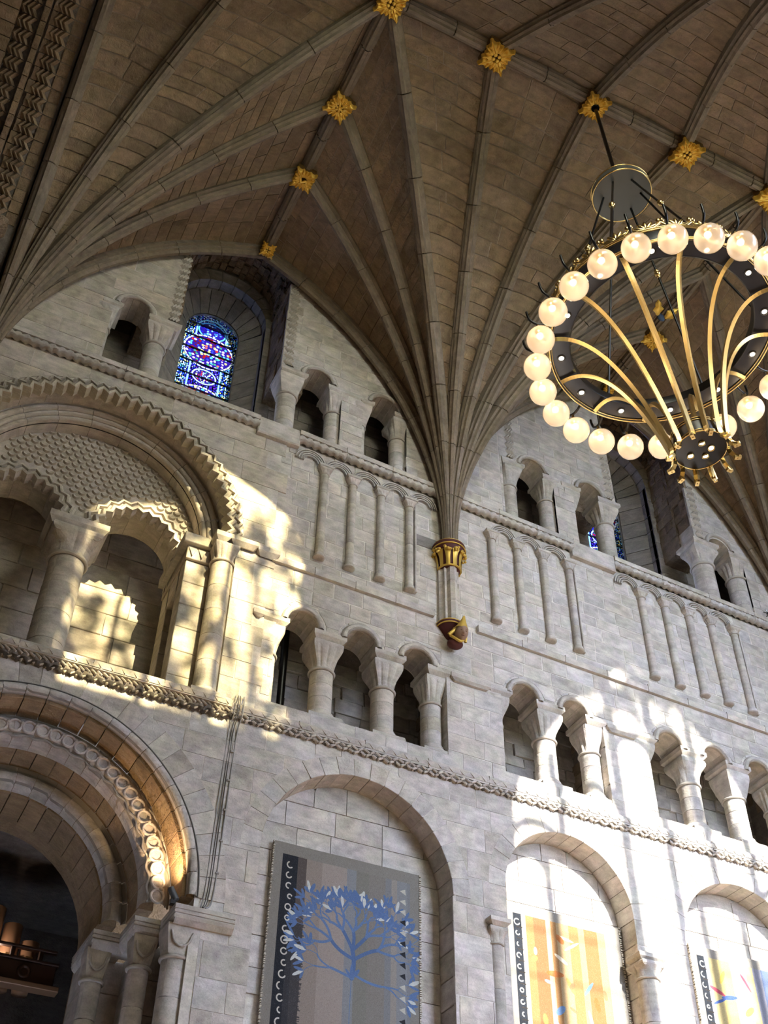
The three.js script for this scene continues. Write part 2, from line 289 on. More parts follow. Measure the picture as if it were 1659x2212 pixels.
// rear wall of the clerestory passage with the two window openings, and the rubble barrel over each bay
const WIN = [[2.85, 19.02, 0.84, 0.5], [11.39, 18.68, 0.84, 0.5]];
const wallRear = struct('wall_east_passage');
{
  const polys = WIN.map(([x, y, r]) => [[x - r, 15.3], [x + r, 15.3], ...arcPts(x, y, r, 24)]);
  mesh('mortar_core', polySlab(-0.95, 15.2, 14.9, 21, -1.012, -1.1, polys, false), M.dark, wallRear);
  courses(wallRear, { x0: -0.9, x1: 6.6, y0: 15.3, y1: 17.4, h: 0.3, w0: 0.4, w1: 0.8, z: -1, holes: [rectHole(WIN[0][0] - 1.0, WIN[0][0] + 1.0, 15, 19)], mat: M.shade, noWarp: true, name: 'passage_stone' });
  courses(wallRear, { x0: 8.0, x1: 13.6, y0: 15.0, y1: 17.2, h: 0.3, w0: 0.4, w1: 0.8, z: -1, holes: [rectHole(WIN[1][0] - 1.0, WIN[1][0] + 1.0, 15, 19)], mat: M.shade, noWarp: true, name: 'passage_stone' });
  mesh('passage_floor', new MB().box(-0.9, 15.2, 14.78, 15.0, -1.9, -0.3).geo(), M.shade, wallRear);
  WIN.forEach(([x, y, r, g]) => {
    // splayed reveal from the passage to the glass, cut in wedge stones
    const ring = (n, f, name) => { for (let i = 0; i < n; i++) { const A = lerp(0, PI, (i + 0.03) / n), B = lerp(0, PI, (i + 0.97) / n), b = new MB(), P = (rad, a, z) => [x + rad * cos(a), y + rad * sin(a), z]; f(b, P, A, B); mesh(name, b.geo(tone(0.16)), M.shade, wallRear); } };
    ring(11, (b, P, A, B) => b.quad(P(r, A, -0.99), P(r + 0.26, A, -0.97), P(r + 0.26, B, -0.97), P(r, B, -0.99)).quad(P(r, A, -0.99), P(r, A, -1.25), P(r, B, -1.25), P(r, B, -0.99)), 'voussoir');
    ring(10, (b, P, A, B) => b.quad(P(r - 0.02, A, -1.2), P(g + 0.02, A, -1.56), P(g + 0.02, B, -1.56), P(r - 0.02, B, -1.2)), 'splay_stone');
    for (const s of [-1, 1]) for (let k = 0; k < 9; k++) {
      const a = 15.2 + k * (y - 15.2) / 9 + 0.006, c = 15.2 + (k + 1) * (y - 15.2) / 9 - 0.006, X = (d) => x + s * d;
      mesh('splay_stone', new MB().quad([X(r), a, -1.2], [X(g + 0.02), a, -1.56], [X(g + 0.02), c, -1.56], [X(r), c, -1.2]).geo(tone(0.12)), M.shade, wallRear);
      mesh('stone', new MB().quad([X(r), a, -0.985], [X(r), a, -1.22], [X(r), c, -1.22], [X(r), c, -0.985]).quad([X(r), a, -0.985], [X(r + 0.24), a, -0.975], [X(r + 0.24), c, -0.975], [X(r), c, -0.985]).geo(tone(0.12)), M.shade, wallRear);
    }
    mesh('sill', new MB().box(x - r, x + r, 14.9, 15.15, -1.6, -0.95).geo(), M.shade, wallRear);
    // rubble barrel vault and cheeks over the passage
    const core = grid(20, 1, (u, v) => { const a = lerp(0, PI, u); return [x + 0.02 + 0.93 * cos(a), 19.34 + 0.93 * sin(a), lerp(-0.3, -1.05, v)]; });
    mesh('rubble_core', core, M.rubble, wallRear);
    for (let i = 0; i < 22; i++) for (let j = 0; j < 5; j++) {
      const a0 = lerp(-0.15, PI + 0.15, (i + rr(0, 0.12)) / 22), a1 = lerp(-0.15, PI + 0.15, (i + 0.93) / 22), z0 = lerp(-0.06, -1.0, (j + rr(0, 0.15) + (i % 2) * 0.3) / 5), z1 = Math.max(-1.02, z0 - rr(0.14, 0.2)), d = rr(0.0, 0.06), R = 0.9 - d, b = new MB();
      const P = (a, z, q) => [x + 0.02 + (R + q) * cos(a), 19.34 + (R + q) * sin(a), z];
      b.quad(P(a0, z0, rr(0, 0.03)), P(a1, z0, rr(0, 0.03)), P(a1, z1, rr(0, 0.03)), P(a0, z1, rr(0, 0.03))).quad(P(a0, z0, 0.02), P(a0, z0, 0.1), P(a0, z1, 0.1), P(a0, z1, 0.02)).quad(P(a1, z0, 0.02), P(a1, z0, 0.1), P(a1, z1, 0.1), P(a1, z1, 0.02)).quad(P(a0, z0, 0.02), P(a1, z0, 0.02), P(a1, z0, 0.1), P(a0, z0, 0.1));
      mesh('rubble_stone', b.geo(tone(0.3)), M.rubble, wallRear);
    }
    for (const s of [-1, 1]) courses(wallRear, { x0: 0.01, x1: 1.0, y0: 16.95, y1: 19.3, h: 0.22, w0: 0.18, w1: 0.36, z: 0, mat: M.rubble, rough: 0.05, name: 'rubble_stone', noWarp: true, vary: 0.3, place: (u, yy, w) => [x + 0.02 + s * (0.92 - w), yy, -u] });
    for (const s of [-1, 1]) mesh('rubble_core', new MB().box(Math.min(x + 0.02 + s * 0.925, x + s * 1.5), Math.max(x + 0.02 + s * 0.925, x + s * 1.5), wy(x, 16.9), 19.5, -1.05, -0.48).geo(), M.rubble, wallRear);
  });
}

// ---------- columns, capitals, arches ----------
// capital: round neck r growing to a w x d block; kinds carve the faces
function capitalGeo(r, hw, hd, h, kind, n = 48) {
  return flat(grid(n, 10, (u, v) => {
    const a = u * 2 * PI, c = cos(a), s = sin(a), k = 1 / Math.max(Math.abs(c) / hw, Math.abs(s) / hd), t = Math.pow(v, kind === 'leaf' ? 1.6 : 1.25);
    let R = lerp(r, k, smooth(0.0, 0.86, t)); const lob = Math.abs(sin(a * (kind === 'cushion' ? 2 : 6)));
    if (kind === 'scallop') R *= 1 - 0.10 * (1 - lob) * (v > 0.75 ? Math.max(0, (0.92 - v) / 0.17) : smooth(0, 0.3, v));
    if (kind === 'leaf') R *= 1 + 0.09 * sin(v * PI) * Math.pow(Math.abs(sin(a * 4)), 0.6) + 0.05 * sin(v * PI * 3) * Math.abs(cos(a * 4));
    if (kind === 'cushion') R = lerp(r, k, Math.sqrt(clamp(v * 1.25, 0, 1)) * (0.75 + 0.25 * v)) * (1 - 0.04 * (1 - v));
    return [R * c, h * v, R * s];
  }));
}
function abacusGeo(x0, x1, y0, y1, z0, z1) { const h = y1 - y0, i = Math.min(0.06, h * 0.5); return new MB().block(x0, x1, z0, z1, 0, h * 0.55, 0.004).map((x, z, y) => [x, y1 - h * 0.55 + y, z]).quad([x0 + i, y0, z1 - i], [x1 - i, y0, z1 - i], [x1, y1 - h * 0.55, z1], [x0, y1 - h * 0.55, z1]).quad([x0 + i, y0, z0 + i], [x0 + i, y0, z1 - i], [x0, y1 - h * 0.55, z1], [x0, y1 - h * 0.55, z0]).quad([x1 - i, y0, z1 - i], [x1 - i, y0, z0 + i], [x1, y1 - h * 0.55, z0], [x1, y1 - h * 0.55, z1]).quad([x0 + i, y0, z0 + i], [x1 - i, y0, z0 + i], [x1 - i, y0, z1 - i], [x0 + i, y0, z1 - i]); }
function column(name, label, group, o) {
  const { x, z, r, y0, yn, yc, ya, mat = M.carve, kind = 'scallop' } = o, dy = wy(x, (y0 + ya) / 2) - (y0 + ya) / 2;
  const t = thing(name, label, 'column', [x, wy(x, y0), z], group), base = o.base ?? 0.17, n = o.drums ?? 3, Y = (y) => y - y0;
  if (base > 0) { mesh('base', lathe([[r * 1.42, base * 0.3], [r * 1.45, base * 0.42], [r * 1.3, base * 0.55], [r * 1.12, base * 0.62], [r * 1.2, base * 0.8], [r * 1.02, base], [r * 0.9, base]]), mat, t, tone(0.06)); mesh('plinth', new MB().block(-r * 1.5, r * 1.5, -r * 1.5, r * 1.5, -0.03, base * 0.32, 0.012).map((a, b, c) => [a, c, b]).geo(tone(0.06)), mat, t); }
  for (let i = 0; i < n; i++) { const a = lerp(base, Y(yn), i / n), b = lerp(base, Y(yn), (i + 1) / n), q = r * rr(0.985, 1.01); mesh('drum', lathe([[q - 0.006, a + 0.001], [q, a + 0.008], [q, b - 0.008], [q - 0.006, b - 0.001]], 36), mat, t, tone(0.09)); }
  mesh('neck_ring', new THREE.TorusGeometry(r * 1.05, r * 0.13, 8, 36).rotateX(PI / 2).translate(0, Y(yn) + r * 0.1, 0), mat, t, tone(0.05));
  const cap = mesh('capital', capitalGeo(r, o.hw, o.hd ?? o.hw, yc - yn, kind).translate(o.cx ?? 0, Y(yn), o.cz ?? 0), mat, t, tone(0.06));
  if (kind === 'leaf' || o.volutes) for (const sx of [-1, -0.33, 0.33, 1]) mesh('volute', spiral(o.hw * 0.2).translate(sx * o.hw * 0.78, Y(yc) - o.hw * 0.24, (o.cz ?? 0) + (o.hd ?? o.hw) * 0.93), mat, cap, tone(0.05));
  mesh('abacus', abacusGeo(o.ab[0] - x, o.ab[1] - x, Y(yc), Y(ya), o.ab[2] - z, o.ab[3] - z).geo(tone(0.06)), mat, t);
  return t;
}
function spiral(R) { const p = []; for (let i = 0; i <= 26; i++) { const a = i / 26 * 4.2 * PI, r = R * (1 - i / 31); p.push([r * cos(a), r * sin(a), 0.012 * (i / 26)]); } return tube(p, R * 0.2, 40, 6); }
const ordinal = ['first', 'second', 'third', 'fourth', 'fifth', 'sixth', 'seventh'];
const groupName = ['triple opening left of the bishop head', 'double opening', 'sunlit right-hand opening'];
const kinds = [['scallop', 'scallop'], ['scallop'], ['leaf', 'cushion']];
ARC.forEach((g, k) => {
  g.cols.forEach((x, i) => column('arcade_column', `round column, ${{ scallop: 'scalloped', leaf: 'volute', cushion: 'cushion' }[kinds[k][i]]} capital, ${g.cols.length > 1 ? ordinal[i] + ' from left' : 'free-standing'} in the ${groupName[k]}`, 'columns of the middle arcade', { x, z: -0.25, r: 0.165, y0: 10.19, yn: 11.02, yc: 11.46, ya: 11.6, hw: 0.225, hd: 0.24, kind: kinds[k][i], ab: [x - 0.25, x + 0.25, -0.52, 0.02], base: 0.19 }));
  column('arcade_column', `half column against the right jamb of the ${groupName[k]}`, 'columns of the middle arcade', { x: g.resp - 0.06, z: -0.24, r: 0.15, y0: 10.19, yn: 11.02, yc: 11.46, ya: 11.6, hw: 0.18, hd: 0.22, kind: 'scallop', ab: [g.resp - 0.24, g.resp + 0.14, -0.52, 0.03], base: 0.19 });
  const lc = column('arcade_column', `corbelled jamb capital at the left end of the ${groupName[k]}`, 'columns of the middle arcade', { x: g.x0 - 0.04, z: -0.24, r: 0.15, y0: 10.19, yn: 11.02, yc: 11.46, ya: 11.6, hw: 0.2, hd: 0.24, kind: 'scallop', ab: [g.x0 - 0.2, g.x0 + 0.19, -0.52, 0.03], base: 0 });
  g.arches.forEach((c, i) => {
    const t = thing('small_arch', `small round arch, ${ordinal[i]} from left over the ${groupName[k]}`, 'arch', [0, wy(c, SPR) - SPR, 0], 'round arches of the middle arcade');
    voussoirs(t, { cx: c, cy: SPR, r0: 0.24, r1: 0.36, z0: -0.5, z1: 0.0, n: 7, mat: M.old });
    mesh('roll_moulding', archSweep(c, SPR, rollProf(0.275, 0.0, 0.05), 0, PI, 32), M.carve, t, tone(0.05));
  });
});
for (const [a, b] of [[6.86, 7.52], [9.56, 10.12], [3.78, 3.94]]) { const t = thing('impost_band', `plain impost band ${a > 9 ? 'left of the sunlit right-hand opening' : a > 6 ? 'under the bishop head, between two openings' : 'at the left end of the middle arcade'}`, 'moulding', [0, wy(a, 11.5) - 11.5, 0], 'impost bands of the middle arcade'); mesh('band', abacusGeo(a, b, 11.46, 11.6, -0.02, 0.045).geo(tone(0.05)), M.carve, t); }

// ---------- vault: ribs, webs, bosses ----------
const RZ = 5.3, TOP = 19.5, ZW = 9.86;
const N = { D: [3.15, 0.14], C: [3.15, 1.95], B: [3.15, 3.42], A: [3.15, RZ], T: [1.2, RZ], F0: [-0.72, RZ], E: [5.0, RZ], F: [6.85, RZ], G: [8.68, RZ], H: [10.5, RZ], B2: [10.5, 3.42], C2: [10.5, 1.85], D2: [10.5, 0.14], E2: [12.3, RZ], F2: [14.2, RZ], Bw: [3.15, 7.2], Cw: [3.15, 8.6], Dw: [3.15, ZW], B2w: [10.5, 7.2], C2w: [10.5, 8.6], D2w: [10.5, ZW] };
const S = { S0: [-0.72, 0.14], S1: [6.85, 0.14], S2: [14.2, 0.14], W0: [-0.72, ZW], W1: [6.85, ZW], W2: [14.2, ZW] };
const SY = 13.9;
function ribPoint(s, n, t) {
  const A = S[s], B = N[n], dx = B[0] - A[0], dz = B[1] - A[1], L = Math.hypot(dx, dz), u = 1 - t;
  const b0 = u * u * u, b1 = 3 * u * u * t, b2 = 3 * u * t * t, b3 = t * t * t, q = b0 * 0.1 + b1 * 0.1 + b2 * 0.42 * L + b3 * L, y = b0 * SY + b1 * 16.5 + b2 * 18.55 + b3 * TOP;
  const e0 = 3 * u * u, e1 = 6 * u * t, e2 = 3 * t * t, ds = e1 * (0.42 * L - 0.1) + e2 * (L - 0.42 * L), dy = e0 * (16.5 - SY) + e1 * (18.55 - 16.5) + e2 * (TOP - 18.55), k = Math.hypot(ds, dy) || 1;
  return { p: V(A[0] + dx / L * q, y, A[1] + dz / L * q), n: V(-dy / k * dx / L, ds / k, -dy / k * dz / L), b: V(-dz / L, 0, dx / L) };
}
const PROF = [[-0.115, 0.2], [-0.115, 0.07], [-0.075, 0.05], [-0.07, 0.01], [-0.085, -0.01], [-0.05, -0.03], [-0.028, -0.075], [0.028, -0.075], [0.05, -0.03], [0.085, -0.01], [0.07, 0.01], [0.075, 0.05], [0.115, 0.07], [0.115, 0.2]];
function sweepRib(frames, sc, mat, parent, name = 'rib_stone') {
  const b = new MB(); const ring = (f, k) => PROF.map(([x, y]) => f.p.clone().addScaledVector(f.b, x * k).addScaledVector(f.n, y * k).toArray());
  for (let i = 0; i + 1 < frames.length; i++) { const a = ring(frames[i], sc[i]), c = ring(frames[i + 1], sc[i + 1]); for (let j = 0; j + 1 < a.length; j++) b.quad(a[j], a[j + 1], c[j + 1], c[j]); }
  mesh(name, b.geo(tone(0.1)), mat, parent);
}
const RIBS = { S1: ['D', 'C', 'B', 'A', 'E', 'F', 'G', 'H', 'B2', 'C2', 'D2'], S0: ['D', 'C', 'B', 'A', 'T', 'F0'], S2: ['D2', 'C2', 'B2', 'H', 'E2', 'F2'], W1: ['Dw', 'Cw', 'Bw', 'A', 'E', 'F', 'G', 'H', 'B2w', 'C2w', 'D2w'], W0: ['Dw', 'Cw', 'Bw', 'A', 'T', 'F0'], W2: ['D2w', 'C2w', 'B2w', 'H', 'E2', 'F2'] };
const springName = { S0: 'left corner', S1: 'central shaft', S2: 'right corner', W0: 'near left corner', W1: 'near wall', W2: 'near right corner' };
const ribGoal = { D: 'the small boss above the left window', D2: 'the wall above the right window', C: 'the boss with a carved beast', B: 'the leaf boss second from the wall', A: 'the boss at the top edge', T: 'the ridge near the top left', F0: 'the edge of the crossing arch', E: 'the boss left of the chandelier chain', F: 'the boss the chandelier hangs from', G: 'the boss right of the chandelier chain', H: 'the boss at the right edge', B2: 'the cross ridge behind the chandelier', C2: 'the boss inside the chandelier ring', E2: 'the ridge beyond the right edge', F2: 'the right end of the ridge' };
const visible = (s, n) => !(s[0] === 'W' && !['E', 'F', 'G', 'A', 'H', 'T'].includes(n));
for (const s in RIBS) for (const n of RIBS[s]) {
  if (!visible(s, n)) continue;
  const t = thing('vault_rib', `stone vault rib from the ${springName[s]} to ${ribGoal[n]}`, 'vault rib', [0, 0, 0]);
  const parts = 8;
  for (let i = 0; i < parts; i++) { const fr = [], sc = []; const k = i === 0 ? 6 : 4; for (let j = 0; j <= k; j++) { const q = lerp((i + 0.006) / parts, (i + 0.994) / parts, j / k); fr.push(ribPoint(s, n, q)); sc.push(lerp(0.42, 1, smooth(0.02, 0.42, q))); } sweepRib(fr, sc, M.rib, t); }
}
function ridge(label, a, b, n) {
  const t = thing('ridge_rib', label, 'vault rib', [0, 0, 0], undefined), d = V(b[0] - a[0], 0, b[1] - a[1]).normalize(), side = V(-d.z, 0, d.x);
  for (let i = 0; i < n; i++) { const f = (q) => ({ p: V(lerp(a[0], b[0], q), TOP, lerp(a[1], b[1], q)), n: V(0, 1, 0), b: side }); sweepRib([f((i + 0.01) / n), f((i + 0.99) / n)], [0.95, 0.95], M.rib, t); }
}
ridge('straight ridge rib running along the crown of the vault', [-0.72, RZ], [14.2, RZ], 18);
ridge('dark cross ridge rib through the three bosses at upper left', [3.15, 0.14], [3.15, RZ], 6);
ridge('cross ridge rib of the right bay seen through the chandelier ring', [10.5, 0.14], [10.5, RZ], 6);
// webs between neighbouring ribs: a mortar bed with courses of stone below it
const webs = [];
for (const s in RIBS) { const l = RIBS[s]; for (let i = 0; i + 1 < l.length; i++) webs.push([s, l[i], l[i + 1]]); }
webs.forEach(([s, a, b]) => {
  if ((s === 'W0' || s === 'W1') && a[1] === 'w' && a[0] !== 'H' && !a.includes('2')) return;
  const w = struct(numbered('vault_web')), P = (u, t, d) => { const A = ribPoint(s, a, t), B = ribPoint(s, b, t), bul = 0.10 * 4 * u * (1 - u) * smooth(0.1, 0.7, t); return [lerp(A.p.x + A.n.x * d, B.p.x + B.n.x * d, u), lerp(A.p.y + A.n.y * d, B.p.y + B.n.y * d, u) + bul, lerp(A.p.z + A.n.z * d, B.p.z + B.n.z * d, u)]; };
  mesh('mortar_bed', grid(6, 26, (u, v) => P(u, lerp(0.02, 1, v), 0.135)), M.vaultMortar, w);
  const seen = s[0] === 'S' || (['A', 'E', 'F', 'G', 'H', 'T', 'F0'].includes(a) && ['A', 'E', 'F', 'G', 'H', 'T', 'F0'].includes(b)); if (!seen) return;
  // arc length along the cell
  const ts = []; let len = 0, prev = V(...P(0.5, 0, 0)); for (let i = 1; i <= 60; i++) { const q = V(...P(0.5, i / 60, 0)); len += q.distanceTo(prev); prev = q; ts.push([len, i / 60]); }
  const at = (l) => { for (let i = 0; i < 60; i++) if (ts[i][0] >= l) { const l0 = i ? ts[i - 1][0] : 0, t0 = i ? ts[i - 1][1] : 0; return lerp(t0, ts[i][1], (l - l0) / (ts[i][0] - l0)); } return 1; };
  let l = s[0] === 'S' ? 1.6 : len * 0.6;
  while (l < len - 0.08) {
    const h = Math.min(rr(0.19, 0.33), len - l), t0 = at(l), t1 = at(l + h), wid = V(...P(0, (t0 + t1) / 2, 0)).distanceTo(V(...P(1, (t0 + t1) / 2, 0))) - 0.16, n = Math.max(1, Math.round(wid / rr(0.42, 0.75)));
    const cuts = Array.from({ length: n + 1 }, (_, i) => (i === 0 || i === n ? i / n : (i + rr(-0.28, 0.28)) / n)), g = 0.009 / Math.max(wid, 0.2), gt = 0.009 * (t1 - t0) / h;
    if (wid > 0.06) for (let i = 0; i < n; i++) {
      const u0 = cuts[i] + g, u1 = cuts[i + 1] - g, a0 = t0 + gt, a1 = t1 - gt, k = u1 - u0 > 0.3 ? 3 : 2, m = new MB(), d = 0.118 + rr(-0.006, 0.006), j = [rr(-1, 1), rr(-1, 1), rr(-1, 1), rr(-1, 1)].map((x) => x * 0.008 * (t1 - t0) / h);
      for (let q = 0; q < k; q++) { const x = lerp(u0, u1, q / k), y = lerp(u0, u1, (q + 1) / k), b0 = a0 + lerp(j[0], j[1], q / k), b1 = a0 + lerp(j[0], j[1], (q + 1) / k), c0 = a1 + lerp(j[2], j[3], q / k), c1 = a1 + lerp(j[2], j[3], (q + 1) / k); m.quad(P(x, b0, d), P(y, b1, d), P(y, c1, d), P(x, c0, d)).quad(P(x, b0, d), P(x, b0, 0.15), P(y, b1, 0.15), P(y, b1, d)).quad(P(x, c0, d), P(y, c1, d), P(y, c1, 0.15), P(x, c0, 0.15)); }
      m.quad(P(u0, a0, d), P(u0, a1, d), P(u0, a1, 0.15), P(u0, a0, 0.15)).quad(P(u1, a0, d), P(u1, a0, 0.15), P(u1, a1, 0.15), P(u1, a1, d));
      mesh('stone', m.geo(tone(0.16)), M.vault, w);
    }
    l += h;
  }
});
// gilded bosses: square plate of carved leaves around a middle flower
const bossGeo = (() => {
  const lv = (x, y, ca, L, W, H, n) => { const c = cos(ca), q = sin(ca), l = x * c + y * q, w = -x * q + y * c; if (l <= 0 || l >= L) return 0; const wid = W * Math.pow(sin(PI * Math.pow(l / L, 0.8)), 0.7) * (1 + 0.32 * cos(n * 2 * PI * l / L)), k = Math.abs(w) / (wid + 1e-4); return k > 1 ? 0 : H * (1 - k * k * 0.8) * (0.5 + 0.7 * l / L) - 0.022 * Math.exp(-w * w / 5e-5) + 0.01; };
  const f = (x, y) => { let h = 0; for (let i = 0; i < 4; i++) { const a = PI / 4 + i * PI / 2; h = Math.max(h, lv(x, y, a, 0.325, 0.075, 0.10, 3), lv(x, y, i * PI / 2, 0.215, 0.05, 0.085, 2.5)); for (const d of [-0.42, 0.42]) h = Math.max(h, lv(x, y, a + d, 0.25, 0.045, 0.085, 2.2)); }
    if (Math.max(Math.abs(x), Math.abs(y)) < 0.208) h = Math.max(h, 0.055 * (0.25 + 0.75 * cos(x * 2 * PI / 0.1) * cos(y * 2 * PI / 0.1))); return Math.hypot(x, y) < 0.075 ? 0 : h; };
  const N2 = 54, R = 0.25, b = new MB(), P = (i, j) => { const x = lerp(-R, R, i / N2), y = lerp(-R, R, j / N2); return [x, -f(x, y), y]; };
  for (let i = 0; i < N2; i++) for (let j = 0; j < N2; j++) { const q = [P(i, j), P(i + 1, j), P(i + 1, j + 1), P(i, j + 1)]; if (q.some((v) => v[1] < -0.004)) b.quad(...q); }
  return b.geo();
})();
const leafGeo = (L, W, D) => flat(grid(10, 10, (u, v) => { const w = W * Math.sin(PI * Math.pow(v, 0.8)) * (1 + 0.25 * Math.cos(v * 5 * PI)) + 0.002, x = (u - 0.5) * 2; return [x * w, -D * (1 - x * x * 0.5) * (0.4 + 0.9 * sin(v * PI)) + 0.01 * Math.abs(x), v * L]; }));
const bossSpec = [['D', 0.55, 0, 'small gilded boss on the wall rib above the left stained glass window'], ['C', 0.8, 1, 'gilded boss with a carved beast on the dark cross ridge'], ['B', 0.86, 2, 'square gilded leaf boss, second from the wall on the cross ridge'], ['A', 0.9, 0, 'gilded boss cut off by the top edge of the picture'], ['E', 0.95, 0, 'large square gilded boss with four-petalled middle, left of the chandelier chain'], ['F', 0.85, 3, 'pierced gilded boss from which the chandelier chain hangs'], ['G', 0.95, 0, 'square gilded leaf boss on the ridge just right of the chandelier canopy'], ['H', 1.05, 2, 'gilded boss cut off by the right edge of the picture'], ['C2', 0.8, 2, 'dull gilded boss seen through the middle of the chandelier ring'], ['D2', 0.5, 0, 'small boss at the wall above the right window, behind the chandelier']];
for (const [n, s, kind, label] of bossSpec) {
  const p = N[n], t = thing('roof_boss', label, 'boss', [p[0], TOP - 0.1, p[1] + (n[0] === 'D' ? 0.1 : 0)]); if (n[0] === 'D') { t.rotation.x = -0.75; t.position.y += 0.02; t.position.z += 0.08; } t.rotation.y = kind === 2 ? 0.3 : 0.02; t.scale.setScalar(s);
  mesh('block', new MB().block(-0.215, 0.215, -0.215, 0.215, -0.14, 0.035, 0.03).map((x, z, y) => [x, -y, z]).geo(), M.goldDark, t);  // dark colour stands in for shade in the gaps between the leaves
  mesh('carved_leaves', bossGeo, M.gold, t).position.y = -0.03;
  if (kind === 0) for (let i = 0; i < 4; i++) mesh('petal', new THREE.SphereGeometry(0.034, 10, 8).scale(1, 0.8, 1).translate(0.037 * (i % 2 ? 1 : -1), -0.085, 0.037 * (i < 2 ? 1 : -1)), M.gold, t);
  if (kind === 1) { mesh('rim', new THREE.TorusGeometry(0.13, 0.022, 8, 28).rotateX(PI / 2).translate(0, -0.07, 0), M.gold, t); mesh('carved_beast', tube([[-0.08, -0.09, 0.03], [-0.03, -0.11, -0.04], [0.05, -0.11, 0.02], [0.08, -0.1, -0.04], [0.02, -0.09, -0.08]], 0.027, 24, 8), M.gold, t); }
  if (kind === 2) { for (let i = 0; i < 6; i++) mesh('petal', new THREE.SphereGeometry(0.045, 10, 8).scale(1, 0.6, 0.55).rotateY(-i * PI / 3).translate(0.055 * cos(i * PI / 3), -0.08, 0.055 * sin(i * PI / 3)), M.gold, t); mesh('knob', new THREE.SphereGeometry(0.03, 12, 8).translate(0, -0.1, 0), M.gold, t); }
  if (kind === 3) mesh('hole', lathe([[0, -0.06], [0.075, -0.06], [0.075, -0.115], [0.062, -0.12], [0.06, -0.07], [0, -0.07]], 20), M.black, t);
}

